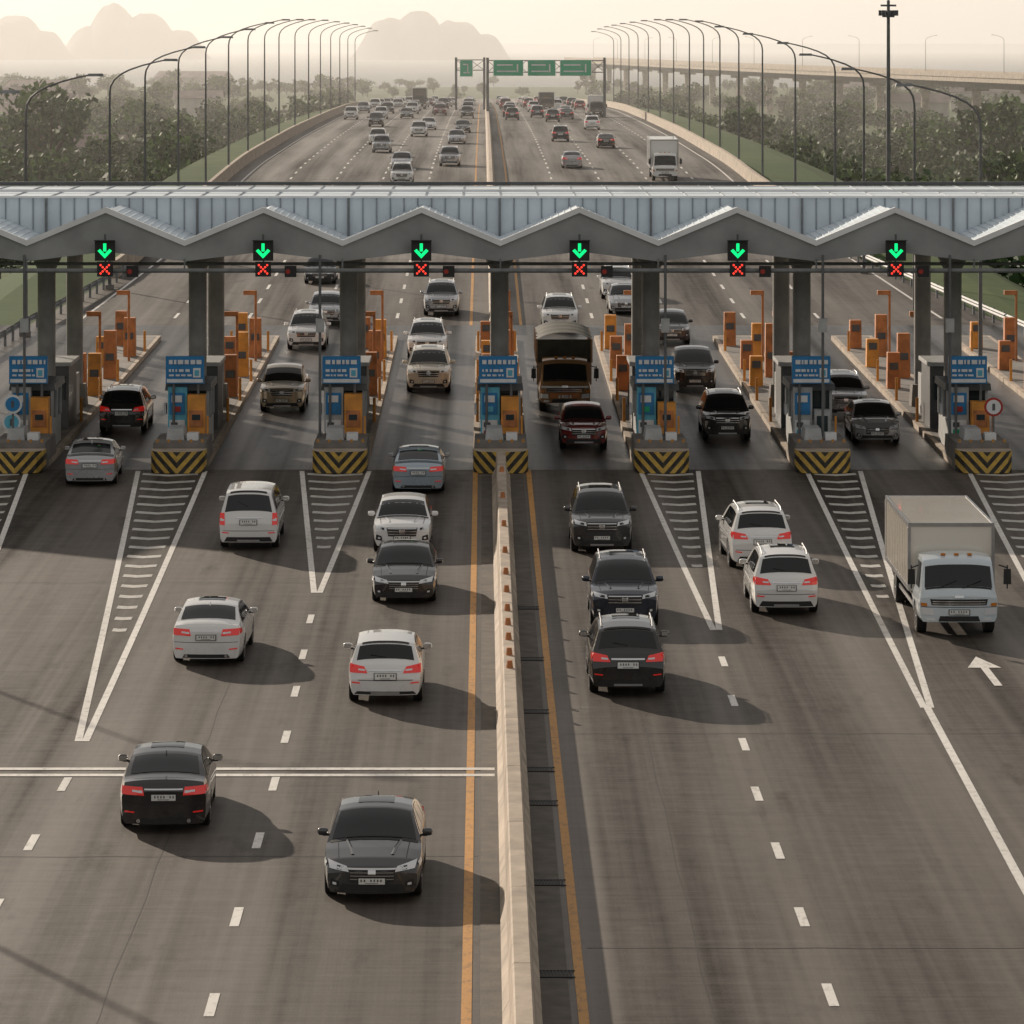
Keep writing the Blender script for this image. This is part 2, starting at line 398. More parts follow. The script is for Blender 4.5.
def make_booth(var):
    r=random.Random(var); booth=MB(); zb=zr(152)+.22
    booth.box(-.72,.72,150.6,153.6,zb,zb+1.05,'booth')
    booth.box(-.68,.68,150.65,153.55,zb+1.05,zb+2.15,'bglass')
    for sx in (-.70,.70):
        for y in (150.62,152.1,153.58): booth.box(sx-.05,sx+.05,y-.05,y+.05,zb+1.05,zb+2.15,'booth')
    booth.box(-.85,.85,150.3,153.9,zb+2.15,zb+2.4,'boothd',.03,.03)
    booth.box(-.72,-.02,150.0,150.55,zb,zb+2.3,'blue2' if r.random()<.6 else 'booth'); booth.box(-.66,-.10,149.97,149.995,zb+.25,zb+1.1,'signw')
    p=['blue','orange','red','green','blue2']
    booth.box(-.60,-.16,149.94,149.965,zb+.35,zb+.35+r.uniform(.25,.45),p[r.randrange(5)]); booth.box(-.66,-.10,149.97,149.995,zb+1.3,zb+2.1,'blue')
    booth.box(-.60,-.36,149.94,149.965,zb+.85,zb+1.02,'boothd')
    booth.box(-.58,-.2,149.94,149.965,zb+1.75,zb+2.0,'signw'); booth.box(-.56,-.25,149.94,149.965,zb+1.4,zb+1.6,p[r.randrange(5)])
    if r.random()<.75:
        booth.box(.03,.68,149.5,150.15,zb,zb+1.75+r.uniform(0,.4),'orange'); booth.box(.1,.6,149.46,149.495,zb+.9,zb+1.5,'orangeb'); booth.box(.15,.55,149.46,149.495,zb+.2,zb+.6,'boothd')
        booth.box(.2,.5,149.44,149.458,zb+1.15,zb+1.35,'bglass')
    else:
        booth.box(.03,.60,149.5,150.15,zb,zb+1.5,'booth'); booth.box(.1,.5,149.46,149.495,zb+.7,zb+1.3,'bglass')
    booth.box(-.78,.62,149.75,150.0,zb+2.45,zb+3.45,'blue')
    booth.box(-.74,.58,149.73,149.745,zb+2.49,zb+2.62,'signw')
    for za,zt,xe in ((3.16,3.32,.5),(2.88,2.98,.05),(2.72,2.79,.12)):
        x=-.66
        while x<xe:
            w=r.uniform(.06,.22); booth.box(x,min(x+w,xe+.05),149.712,149.726,zb+za,zb+zt,'signw'); x+=w+r.uniform(.03,.07)
    booth.box(.22,.50,149.715,149.728,zb+2.68,zb+3.02,'signw'); booth.box(.28,.44,149.70,149.713,zb+2.74,zb+2.95,'blue2')
    booth.cyl((-.5,149.9,zb),(-.5,149.9,zb+2.5),.05,.05,'pole',8); booth.cyl((.4,149.9,zb+1.5),(.4,149.9,zb+2.5),.05,.05,'pole',8)
    booth.box(-.95,-.86,151,151.5,zb+1.2,zb+1.6,'signw'); booth.cyl((.78,149.4,zb-.1),(.78,149.4,zb+1.3),.04,.04,'orange',8)
    zc=zr(158)+.22
    booth.box(-.62,.62,157.5,160.5,zc,zc+2.4,'boothd'); booth.box(-.5,.5,157.46,157.495,zc+1.1,zc+2.0,'bglass'); booth.box(-.72,.72,157.3,160.7,zc+2.4,zc+2.55,'booth')
    booth.box(-.45,.45,162.2,163.4,zc,zc+1.7,'booth'); booth.box(-.3,.3,162.16,162.195,zc+.9,zc+1.4,'blue')
    return booth.mesh('toll_booth')
col=MB()
for y in (155.3,166.0):
    z=zr(y)+.2
    col.box(-.5,.5,y-.5,y+.5,z,z+.9,'concd',.06,.06); col.cyl((0,y,z+.9),(0,y,7.6),.34,.34,'colm',20); col.cyl((0,y,7.1),(0,y,7.6),.35,.6,'colm',20)
col_me=col.mesh('column',35)
def make_bar(var):
    r=random.Random(var*3); bar=MB()
    for i,y in enumerate((169.5,173,177.5,182,187,192)):
        z=zr(y)+.22; sx=(-.45 if i%2 else .4)+r.uniform(-.05,.05); y+=r.uniform(-1,1)
        bar.box(sx-.28,sx+.28,y-.3,y+.3,z,z+(1.9,1.6,2.2,1.4,1.8,1.5)[i]*r.uniform(.8,1.1),'orangeb' if (i+var)%3 else 'orange',.02,.02)
        bar.box(sx-.18,sx+.18,y-.33,y-.305,z+.8,z+1.1,'boothd')
    for y,h in ((171,3.4),(185,3.2)):
        z=zr(y)+.22; bar.cyl((.55,y,z),(.55,y,z+h),.06,.06,'orangeb',8); bar.box(.0,.6,y-.12,y+.12,z+h-.2,z+h,'orangeb')
    return bar.mesh('barrier_gate')
for i,cx in enumerate(CX):
    obj('toll_island',isl_me,(cx,0,0)); obj('crash_cushion',nose_me,(cx,0,0))
    bev(obj('toll_booth',make_booth(i),(cx,0,0)),.02); obj('canopy_column',col_me,(cx,0,0)); bev(obj('barrier_gate_equipment',make_bar(i),(cx,0,0)),.02)
# ---------------------------------------------------------------- canopy
cp=MB(); YF=148.6; YB=155.2; B=5.72
xs0=.63-B*6; nb=12
ZP,ZV=9.55,8.35
for k in range(nb):
    xv=xs0+B*k; xm=xv+B/2; xe=xv+B
    cp.add([(xv,YF,ZV),(xm,YF,ZP),(xm,YB,ZP),(xv,YB,ZV)],[(0,1,2,3)],'roof')
    cp.add([(xm,YF,ZP),(xe,YF,ZV),(xe,YB,ZV),(xm,YB,ZP)],[(0,1,2,3)],'roof')
    for j in range(1,12):
        t=j/12
        for (xa,za,xb,zb_) in ((xv,ZV,xm,ZP),(xm,ZP,xe,ZV)):
            x=xa+(xb-xa)*t; z=za+(zb_-za)*t
            cp.box(x-.015,x+.015,YF,YB,z+.004,z+.04,'roof')
    th=.17
    for (xa,za,xb,zb_) in ((xv,ZV,xm,ZP),(xm,ZP,xe,ZV)):
        cp.add([(xa,YF-.1,za-.04),(xb,YF-.1,zb_-.04),(xb,YF-.1,zb_+th),(xa,YF-.1,za+th),(xa,YF+.12,za-.04),(xb,YF+.12,zb_-.04),(xb,YF+.12,zb_+th),(xa,YF+.12,za+th)],
            [(0,1,2,3),(4,5,6,7),(3,2,6,7),(0,1,5,4)],'trim')
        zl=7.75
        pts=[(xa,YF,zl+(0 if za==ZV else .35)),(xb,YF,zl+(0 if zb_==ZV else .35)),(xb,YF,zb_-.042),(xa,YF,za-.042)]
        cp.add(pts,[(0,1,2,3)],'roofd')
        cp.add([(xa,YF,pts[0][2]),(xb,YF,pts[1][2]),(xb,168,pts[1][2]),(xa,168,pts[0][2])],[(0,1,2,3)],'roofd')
XL,XR=xs0,xs0+B*nb
cp.box(XL,XR,YB,168,8.15,9.80,'roof')
x=XL
while x<XR: cp.box(x,x+.05,YB-.04,YB-.003,8.3,9.80,'seam'); x+=.52
cp.box(XL,XR,YB-.15,YB+.1,9.802,9.88,'trim')
x=XL
while x<XR: cp.box(x,x+.05,YB+.1,167.9,9.802,9.84,'seam'); x+=1.43
cp.box(XL,XR,167.6,167.9,9.85,9.98,'boothd'); cp.box(XL,XR,160,160.15,9.845,9.95,'trim')
x=XL
while x<XR: cp.cyl((x,YB-.12,8.2),(x,YB-.12,9.78),.05,.05,'steel',6); x+=B
cp.cyl((XL,YF-.1,7.42),(XR,YF-.1,7.42),.085,.085,'steel',10); cp.cyl((XL,YF+3,7.5),(XR,YF+3,7.5),.06,.06,'steel',8)
x=XL
while x<XR:
    cp.cyl((x,YF-.1,7.42),(x,YF-.1,7.85),.035,.035,'steel',6); x+=B/2
obj('toll_canopy',cp.mesh('canopy'))
# lane signals
sg=MB()
sg.box(-.36,.36,-.12,.12,-.36,.36,'blackp'); sg.box(-.38,.38,-.26,-.12,.36,.39,'blackp')
y=-.135
sg.box(-.055,.055,y,y+.01,-.02,.27,'ledg')
sg.add([(0,y,-.27),(-.26,y,.0),(-.17,y,.07),(0,y,-.11),(.17,y,.07),(.26,y,.0)],[(0,1,2,3),(0,3,4,5)],'ledg')
sg.box(-.28,.28,-.12,.12,-.93,-.40,'blackp')
for i in range(5):
    for j in range(5):
        if i==j or i+j==4: sg.cyl((-.15+.075*i,y,-.815+.075*j),(-.15+.075*i,y+.012,-.815+.075*j),.04,.04,'ledr',8)
sg.cyl((0,0,.36),(0,0,.6),.04,.04,'pole',8)
sg.box(.78,1.2,-.1,.1,-.95,-.55,'blackp'); sg.cyl((.9,-.12,-.75),(.9,-.1,-.75),.09,.09,'red',10)
sg_me=sg.mesh('signal')
for k in range(-4,5): obj('lane_signal',sg_me,(.63+B*(k+.5),YF-.3,8.15))
def rsign(x,y,h,m1,m2):
    s=MB(); s.cyl((0,0,0),(0,0,h),.04,.04,'pole',8)
    s.cyl((0,-.06,h-.3),(0,-.03,h-.3),.34,.34,m1,24); s.cyl((0,-.08,h-.3),(0,-.061,h-.3),.26,.26,m2,24)
    s.box(-.05,.05,-.095,-.082,h-.42,h-.18,'boothd'); obj('traffic_sign',s.mesh('sign'),(x,y,zr(y)+.9))
rsign(-16.9,147.4,1.6,'signw','blue'); rsign(18.35,147.4,1.5,'red','signw'); rsign(-17.0,147.9,.9,'signw','blue2')
for x in (-16.3,17.2,12.6,-5.6,6.9):
    s=MB(); s.cyl((0,0,0),(0,0,6.6),.05,.05,'pole',8); s.box(-.15,.15,-.1,.1,3.8,4.3,'booth'); obj('signal_pole',s.mesh('sp'),(x-.3,148.4,zr(148)+.9))
# ---------------------------------------------------------------- lamps
def lampmesh(h,sgn):
    l=MB(); l.box(-.22,.22,-.22,.22,-.3,.25,'concd')
    pts=[(0,h-1.9),(.06,h-1.5),(.25,h-1.15),(.6,h-.85),(1.1,h-.6),(1.8,h-.36),(2.5,h-.18),(3.1,h-.05)]
    l.cyl((0,0,0),(0,0,h-1.9),.10,.06,'pole',10)
    for i in range(7):
        (a,z),(b_,zz)=pts[i],pts[i+1]; l.cyl((sgn*a,0,z),(sgn*b_,0,zz),.058-.003*i,.055-.003*i,'pole',8)
    a=3.0*sgn; d=sgn*.8
    l.box(min(a,a+d),max(a,a+d),-.15,.15,h-.12,h+.02,'steel',.05,.04)
    return l.mesh('lamp',40)
lmL=lampmesh(12.8,1); lmR=lampmesh(12.8,-1)
for s_,y0 in ((0,172),(1,183)):
    y=y0
    while y<700:
        if s_==0: obj('street_lamp',lmL,(ledge(y)-.1 if y>236 else ledge(y)+.9,y,zr(y)))
        else: obj('street_lamp',lmR,(redge(y)+.2 if y>252 else 22.2,y,zr(y)))
        y+=28 if y<420 else 36
obj('street_lamp',lmL,(-20.3,92.5,0)); obj('street_lamp',lmL,(-24.5,122,0))
hm=MB(); hm.cyl((0,0,0),(0,0,22),.2,.1,'pole',12); hm.cyl((0,0,20.9),(0,0,21.0),.4,.4,'pole',12)
for i in range(8):
    a=i*math.pi/4; x,y=math.cos(a)*.5,math.sin(a)*.5
    hm.cyl((0,0,21.2),(x,y,21.2),.03,.03,'pole',6); hm.box(x-.13,x+.13,y-.12,y+.12,21.0,21.35,'boothd')
hm.box(-.5,.5,-.1,.1,21.6,21.72,'boothd'); hm.cyl((0,0,22),(0,0,22.6),.03,.02,'pole',6)
obj('high_mast_light',hm.mesh('mast'),(26.2,265,-3.6))
# ---------------------------------------------------------------- gantry
def gantry(x0,x1,y,panels):
    g=MB(); z=zr(y)
    for x in (x0,x1): g.cyl((x,y,z-.5),(x,y,z+8.2),.2,.2,'pole',10)
    for dz in (6.2,7.8):
        for dy in (-.4,.4): g.cyl((x0,y+dy,z+dz),(x1,y+dy,z+dz),.08,.08,'pole',6)
    n=int((x1-x0)/1.6)
    for i in range(n):
        a=x0+(x1-x0)*i/n; b_=x0+(x1-x0)*(i+1)/n
        g.cyl((a,y-.4,z+6.2),(b_,y-.4,z+7.8),.05,.05,'pole',6); g.cyl((a,y-.4,z+7.8),(b_,y-.4,z+6.2),.05,.05,'pole',6)
    for a,b_,lo,hi in panels:
        g.box(a,b_,y-.75,y-.62,z+lo,z+hi,'signw'); g.box(a+.05,b_-.05,y-.78,y-.752,z+lo+.05,z+hi-.05,'green')
        w=b_-a
        g.box(a+.5,b_-w*.35,y-.80,y-.783,z+hi-.8,z+hi-.6,'signw'); g.box(a+.5,b_-w*.25,y-.80,y-.783,z+lo+.55,z+lo+.72,'signw')
        g.box(b_-.9,b_-.7,y-.80,y-.783,z+lo+.5,z+hi-.6,'signw')
    return g.mesh('gantry')
obj('overhead_sign_gantry',gantry(.63,16.6,560,[(1.4,5.5,5.7,7.9),(6.1,9.9,5.7,7.9),(10.5,14.8,5.7,7.9)]))
obj('overhead_sign_gantry',gantry(-4.2,.2,640,[(-3.6,-1.6,5.2,7.8)]))
# ---------------------------------------------------------------- viaduct
vd=MB(); path=[]
for i in range(45):
    t=i/44; path.append((165-125*t**.75,560+1150*t**1.25,8.2+.2*t))
for i in range(44):
    a,b_=path[i],path[i+1]
    d=Vector((b_[0]-a[0],b_[1]-a[1],0)).normalized(); nrm=Vector((-d.y,d.x,0))
    for lo,hi,hw,m in ((-1.0,0,6.0,'conc'),(-2.4,-1.0,2.8,'concd'),(0,1.0,6.2,'conc')):
        vs=[]
        for p in (a,b_):
            P=Vector(p); vs+=[P+nrm*hw+Vector((0,0,lo)),P-nrm*hw+Vector((0,0,lo)),P-nrm*hw+Vector((0,0,hi)),P+nrm*hw+Vector((0,0,hi))]
        vd.add(vs,[(0,1,5,4),(1,2,6,5),(3,0,4,7)]+([(2,3,7,6)] if hi==0 else []),m)
    if i%2==0:
        vd.cyl((a[0],a[1],-6),(a[0],a[1],a[2]-2.4),1.0,1.0,'conc',12); vd.box(a[0]-2.6,a[0]+2.6,a[1]-1.2,a[1]+1.2,a[2]-3.2,a[2]-2.4,'conc')
obj('elevated_viaduct',vd.mesh('viaduct'))
for i in range(3,44,3):
    a=path[i]; o=obj('street_lamp',lmR if i%2 else lmL,(a[0],a[1],a[2])); o.scale=(.7,.7,.7)
# ---------------------------------------------------------------- buildings
def house(x,y,w,d,h,rot=0):
    b=MB(); b.box(-w/2,w/2,-d/2,d/2,-1,h,'wall')
    b.add([(-w/2-.5,-d/2-.5,h),(w/2+.5,-d/2-.5,h),(w/2+.5,d/2+.5,h),(-w/2-.5,d/2+.5,h),(-w/2-.5,0,h+d*.22),(w/2+.5,0,h+d*.22)],[(0,1,5,4),(2,3,4,5),(0,4,3),(1,2,5)],'tile')
    n=int(w/4)
    for s in range(max(1,int(h//3.2))):
        for i in range(n):
            cx=-w/2+(i+.5)*w/n; b.box(cx-.7,cx+.7,-d/2-.04,-d/2-.003,s*3.2+1,s*3.2+2.4,'glass')
    b.box(-.6,.6,-d/2-.06,-d/2-.045,-.5,2.1,'boothd')
    obj('house',b.mesh('house'),(x,y,-4),rot)
for a in [(-100,930,14,9,6.2),(-140,1300,20,12,5),(-75,1080,12,9,5),(-88,760,13,9,6.4),(-112,1010,18,10,6.4),(150,1200,26,12,5),(120,1350,18,10,5),(105,1000,16,10,5),(-210,1620,24,12,5),(90,560,12,9,3.4),(-120,1700,30,12,5),(170,1750,24,12,5),(-62,640,12,8,3.5)]:
    house(*a,rot=R.uniform(-.4,.4))
# ---------------------------------------------------------------- trees
def tree(seed,h,w,nc,nl,ls,squat=False):
    r=random.Random(seed); t=MB()
    th=h*(.15 if squat else .32)
    t.cyl((0,0,-.5),(.1*h*.1,0,th),.035*h*.8,.02*h,'trunk',7)
    cl=[]
    for i in range(nc):
        a=r.uniform(0,6.28); rr=w*.5*math.sqrt(r.random())*.85; z=th+ (h-th)*(.08+.80*r.random()*(1-.45*(rr/(w*.5))**2))
        c=Vector((math.cos(a)*rr,math.sin(a)*rr,z)); cl.append(c)
        if i<8: t.cyl((.01*h,0,th*.85),c,.012*h,.004*h,'trunk',5,False)
    for c in cl:
        s=w*r.uniform(.10,.20)
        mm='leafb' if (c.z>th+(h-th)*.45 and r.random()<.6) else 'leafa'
        for j in range(nl):
            d=Vector((r.gauss(0,1),r.gauss(0,1),r.gauss(0,.8))); d=d.normalized()*s*r.uniform(.5,1.15); p=c+d
            u=Vector((r.gauss(0,1),r.gauss(0,1),r.gauss(0,1))).normalized(); v=u.cross(Vector((r.gauss(0,1),r.gauss(0,1),r.gauss(0,1)))).normalized()
            q=ls*r.uniform(.6,1.3)
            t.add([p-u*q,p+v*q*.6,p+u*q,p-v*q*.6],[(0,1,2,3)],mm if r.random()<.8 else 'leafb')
    return t.mesh('tree')
TR=[tree(1,10,9,26,36,.5),tree(2,9,7,22,36,.46),tree(3,12,10,30,36,.52),tree(4,8,9,24,36,.48),tree(5,13,7,24,36,.48),tree(6,7,11,24,36,.5),tree(7,11,5,18,36,.42),tree(8,9,12,32,34,.5)]
BU=[tree(11,3.5,6,16,28,.38,True),tree(12,4.5,8,20,28,.42,True),tree(13,2.8,7,16,28,.38,True)]
def scatter(name,n,region,meshes,s0=.7,s1=1.3):
    e=empty(name)
    for i in range(n):
        x,y=region(); z=gz(x,y)
        o=obj('crown',meshes[R.randrange(len(meshes))],(x,y,z-.2),R.uniform(0,6.28),e); s=R.uniform(s0,s1); o.scale=(s*R.uniform(.9,1.3),s*R.uniform(.9,1.3),s)
def clumpy(f,th):
    while True:
        x,y=f()
        if mn.noise(Vector((x*.025,y*.008,3)))>th: return x,y
def left():
    y=300+(R.random()**1.2)*1300; return -R.uniform(34,.14*y+30) if y>330 else -R.uniform(36,60), y
def right():
    y=260+(R.random()**1.2)*1300; return R.uniform(38,.155*y+40) if y>330 else R.uniform(40,62), y
scatter('distant_tree_mass',270,lambda:clumpy(left,-.15),TR,.35,.95); scatter('distant_tree_mass',270,lambda:clumpy(right,-.15),TR,.35,.9)
def shore():
    y=R.uniform(1300,1850); return R.uniform(-.15*y,.16*y),y
scatter('distant_tree_mass',150,shore,TR,.3,.55)
scatter('roadside_bushes',200,lambda:(-R.uniform(32,75),R.uniform(200,900)),BU,.6,1.3)
scatter('roadside_bushes',220,lambda:(R.uniform(34,75),R.uniform(180,900)),BU,.6,1.3)
for x,y,s,k in ((-60,570,1.3,2),(-35.5,470,.95,3),(-38,480,.8,0),(-66,600,1.0,0),(46,330,.8,0),(53,400,.9,2),(70,560,1.1,2),(60,470,1.0,1)):
    o=obj('tree',TR[k],(x,y,gz(x,y)-.2),R.uniform(0,6)); o.scale=(s,s,s)
def hill(cx,cy,bumps,w,d):
    h=MB()
    def f(u,v):
        x=(u-.5)*w; y=(v-.5)*d; m=0
        for bx,bh,bw in bumps:
            q=((x-bx)/bw)**2+(y/(d*.33))**2
            m=max(m,bh*math.exp(-q**1.6))
        m*=1+.14*mn.fractal(Vector((x*.02+cx,y*.02,0)),1,2,5)
        return (x,y,m-12)
    h.grid(f,110,40,'hill'); obj('hill',h.mesh('hill',60),(cx,cy,0))
k=5500/4100
hill((5-483)*k,5500,[(10,60,50),(50,42,34),(-80,60,60)],360,300)
hill((122-483)*k,5700,[(-28,76,40),(18,66,44),(62,44,34),(-62,46,34)],360,320)
hill((424-483)*k,5500,[(-50,58,38),(-8,66,40),(45,54,42),(82,36,28)],380,320)
# ---------------------------------------------------------------- cars
class Shape:
    def __init__(s,L,W,top,belt,z0=.2,tb=.3,ed=.06,fa=.30,ra=.22,wheels=(),r=.33,ft=.09,rt=.08,pw=3.0):
        s.L,s.W,s.belt,s.z0,s.tb,s.ed,s.fa,s.ra,s.wheels,s.r,s.ft,s.rt,s.pw=L,W,belt,z0,tb,ed,fa,ra,wheels,r,ft,rt,pw
        s.tx=[a for a,_ in top]; s.tz=[b for _,b in top]
    def zt(s,y): return interp(s.tx,s.tz,y)
    def zs(s,y): return min(s.belt,s.zt(y)-s.ed-.02)
    def ws(s,y):
        a=max(0,1-y/1.1); b=max(0,1-(s.L-y)/1.1); return s.W/2*(1-s.ft*a*a-s.rt*b*b)
    def fac(s,z): return interp([0,.1,.3,.5,.62,.75,.9,1],[.91,.965,.985,.985,1,.985,.965,.94],(z-s.z0)/(s.belt-s.z0))
    def sx(s,y,z):
        zs=s.zs(y)
        if z<=zs: return s.ws(y)*s.fac(z)
        return s.ws(y)*s.fac(zs)-(z-zs)*s.tb
    def warp(s,x,y,z):
        t=min(1.2,abs(x)/(s.W/2))**3
        return (x,y+s.fa*t*max(0,1-y/.9)-s.ra*t*max(0,1-(s.L-y)/.9)-s.L/2,z)
    def zb(s,y):
        z=s.z0
        for yc in s.wheels:
            RR=s.r*1.14
            if abs(y-yc)<RR: z=max(z,s.r+math.sqrt(RR*RR-(y-yc)**2))
        return z
    def ze(s,y): return s.zt(y)-s.ed
    def topz(s,x,y):
        xe=s.sx(y,s.ze(y)); return s.zt(y)-s.ed*min(1,abs(x)/xe)**s.pw
    def body(s,mb,m):
        st=set(round(i*.09,4) for i in range(int(s.L/.09)+1))|set(s.tx)|{s.L}
        for yc in s.wheels:
            RR=s.r*1.14; st|={yc-RR+.002,yc+RR-.002,yc-RR-.002,yc+RR+.002,yc-RR+.03,yc+RR-.03}
        st=sorted(st); rings=[]
        for y in st:
            zb,zs,ze=s.zb(y),s.zs(y),s.ze(y); rows=[(0,zb),(s.ws(y)*.82,zb)]
            for f in (0,.06,.2,.35,.5,.62,.75,.9,1): z=zb+(zs-zb)*f; rows.append((s.ws(y)*s.fac(z),z))
            b=s.ws(y)*s.fac(zs)
            for f in (.05,.35,.7,.95,1): z=zs+(ze-zs)*f; rows.append((b-(z-zs)*s.tb,z))
            xe=rows[-1][0]
            for t in (.96,.9,.8,.6,.3,0): rows.append((xe*t,s.zt(y)-s.ed*t**s.pw))
            rings.append([s.warp(x,y,z) for x,z in rows]+[s.warp(-x,y,z) for x,z in rows[-2:0:-1]])
        k=len(rings[0]); vs=[p for r in rings for p in r]; fs=[]
        for i in range(len(rings)-1):
            for j in range(k): fs.append((i*k+j,i*k+(j+1)%k,(i+1)*k+(j+1)%k,(i+1)*k+j))
        mb.add(vs,fs,m)
        for y in (0,s.L):
            zb,zs,ze=s.zb(y),s.zs(y),s.ze(y)
            zz=[zb+(zs-zb)*f for f in (0,.06,.2,.35,.5,.62,.75,.9,1)]+[ze,None]
            def fn(u,v):
                j=round(v*(len(zz)-1)); z=zz[j]; xe=s.sx(y,ze)
                if z is None: x=(u*2-1)*xe; return s.warp(x,y,s.zt(y)-s.ed*abs(u*2-1)**s.pw)
                return s.warp((u*2-1)*s.sx(y,z),y,z)
            mb.grid(fn,12,len(zz)-1,m)
    def endy(s,front,x,z):
        n=0; st=.01; y=0 if front else s.L
        while n<140:
            w=s.sx(y,min(z,s.ze(y)))
            if s.topz(min(abs(x),w),y)>=z-1e-4: break
            y+= st if front else -st; n+=1
        return y
    def endp(s,mb,front,quad,m,off=.012,nu=8,nv=3,mir=False):
        for sg in ((1,-1) if mir else (1,)):
            def fn(u,v):
                a,b,c,d=quad
                x=(a[0]*(1-u)+b[0]*u)*(1-v)+(d[0]*(1-u)+c[0]*u)*v; z=(a[1]*(1-u)+b[1]*u)*(1-v)+(d[1]*(1-u)+c[1]*u)*v
                x*=sg; y=s.endy(front,x,z); p=s.warp(x,y,z)
                return (p[0],p[1]+(-off if front else off),p[2]+(.4*off if 0<y<s.L else 0))
            mb.grid(fn,nu,nv,m)
    def sidep(s,mb,quad,m,off=.008,nu=4,nv=2):
        for sg in (1,-1):
            def fn(u,v):
                a,b,c,d=quad
                y=(a[0]*(1-u)+b[0]*u)*(1-v)+(d[0]*(1-u)+c[0]*u)*v; z=(a[1]*(1-u)+b[1]*u)*(1-v)+(d[1]*(1-u)+c[1]*u)*v
                return s.warp(sg*(s.sx(y,z)+off),y,z)
            mb.grid(fn,nu,nv,m)
    def topp(s,mb,y0,y1,f0,f1,m,off=.008,nu=14,nv=5):
        def fn(u,v):
            y=y0+(y1-y0)*v; f=f0+(f1-f0)*v; xe=s.sx(y,s.ze(y)); t=(u*2-1)*f
            return s.warp(xe*t,y,s.zt(y)-s.ed*abs(t)**s.pw+off)
        mb.grid(fn,nu,nv,m)
    def crease(s,mb,pts,m=None):
        for sg in (-1,1):
            for (xa,ya),(xb,yb) in zip(pts,pts[1:]):
                a=s.warp(sg*xa,ya,s.topz(xa,ya)); b=s.warp(sg*xb,yb,s.topz(xb,yb))
                w=.035
                vs=[(a[0]-w,a[1],a[2]+.001),(a[0],a[1],a[2]+.014),(a[0]+w,a[1],a[2]+.001),(b[0]-w,b[1],b[2]+.001),(b[0],b[1],b[2]+.014),(b[0]+w,b[1],b[2]+.001)]
                mb.add(vs,[(0,1,4,3),(1,2,5,4)],PAINT)
    def wheelset(s,mb,n=20):
        for yc in s.wheels:
            for sg in (-1,1): wheel(mb,sg*(s.W/2-.025),yc-s.L/2,s.r,.22,sg,n)
def wheel(mb,x,y,r,w,sg,n=20):
    mb.cyl((x-sg*w,y,r),(x-sg*.02,y,r),r,r,'rubber',n,True)
    mb.cyl((x-sg*.02,y,r),(x,y,r),r*.985,r*.9,'rubber',n,False)
    mb.cyl((x-sg*.019,y,r),(x-sg*.012,y,r),r*.70,r*.70,'blackp',n,True)
    for i in range(n):
        a=2*math.pi*i/n;b=2*math.pi*(i+1)/n
        mb.add([(x,y+math.cos(a)*r*.72,r+math.sin(a)*r*.72),(x,y+math.cos(b)*r*.72,r+math.sin(b)*r*.72),(x-sg*.005,y+math.cos(b)*r*.63,r+math.sin(b)*r*.63),(x-sg*.005,y+math.cos(a)*r*.63,r+math.sin(a)*r*.63)],[(0,1,2,3)],'rim')
        mb.add([(x,y+math.cos(a)*r*.72,r+math.sin(a)*r*.72),(x,y+math.cos(b)*r*.72,r+math.sin(b)*r*.72),(x,y+math.cos(b)*r*.9,r+math.sin(b)*r*.9),(x,y+math.cos(a)*r*.9,r+math.sin(a)*r*.9)],[(0,1,2,3)],'rubber')
    for i in range(5):
        a=2*math.pi*i/5+.3; c,d=math.cos(a),math.sin(a); px,pz=-d*r*.08,c*r*.08
        mb.add([(x-sg*.003,y+px,r+pz),(x-sg*.003,y-px,r-pz),(x-sg*.003,y+c*r*.66-px*.8,r+d*r*.66-pz*.8),(x-sg*.003,y+c*r*.66+px*.8,r+d*r*.66+pz*.8)],[(0,1,2,3)],'rim')
    mb.cyl((x-sg*.01,y,r),(x+sg*.004,y,r),r*.13,r*.11,'rim',8)
PAINT='PAINTSLOT'
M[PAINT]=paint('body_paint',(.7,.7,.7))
def plate(s,mb,front,z,w=.24,h=.11):
    s.endp(mb,front,[(-w-.02,z-.015),(w+.02,z-.015),(w+.02,z+h+.015),(-w-.02,z+h+.015)],'blackp',.024,4,1)
    s.endp(mb,front,[(-w,z),(w,z),(w,z+h),(-w,z+h)],'plate',.03,4,1)
    for i,ww in enumerate((.10,.10,0,.12,.12,.12,.12)):
        if not ww: continue
        a=-w*.85+i*w*.25; s.endp(mb,front,[(a,z+h*.42),(a+w*.10,z+h*.42),(a+w*.10,z+h*.82),(a,z+h*.82)],'platet',.034,1,1)
    s.endp(mb,front,[(-w*.5,z+h*.14),(w*.5,z+h*.14),(w*.5,z+h*.22),(-w*.5,z+h*.22)],'platet',.034,1,1)
def mirrors(s,mb,y,z,big=1):
    for sg in (1,-1):
        x=s.sx(y,z); p=s.warp(sg*(x+.12*big),y,z)
        mb.ell((p[0],p[1],z+.05),(.10*big,.06,.07*big),PAINT,8)
        mb.box(min(sg*x,p[0]),max(sg*x,p[0]),p[1]-.02,p[1]+.03,z-.03,z+.01,'blackp')
        mb.add([(p[0]-.08,p[1]+.065,z),(p[0]+.08,p[1]+.065,z),(p[0]+.08,p[1]+.065,z+.10),(p[0]-.08,p[1]+.065,z+.10)],[(0,1,2,3)],'chrome')
def seams(s,mb,ys,zlo,zhi):
    for y in ys: s.sidep(mb,[(y-.008,zlo),(y+.008,zlo),(y+.008,zhi),(y-.008,zhi)],'blackp',.003,1,8)
def handles(s,mb,ys,z):
    for y in ys: s.sidep(mb,[(y-.1,z),(y+.1,z),(y+.1,z+.03),(y-.1,z+.03)],'chrome',.025,2,1)
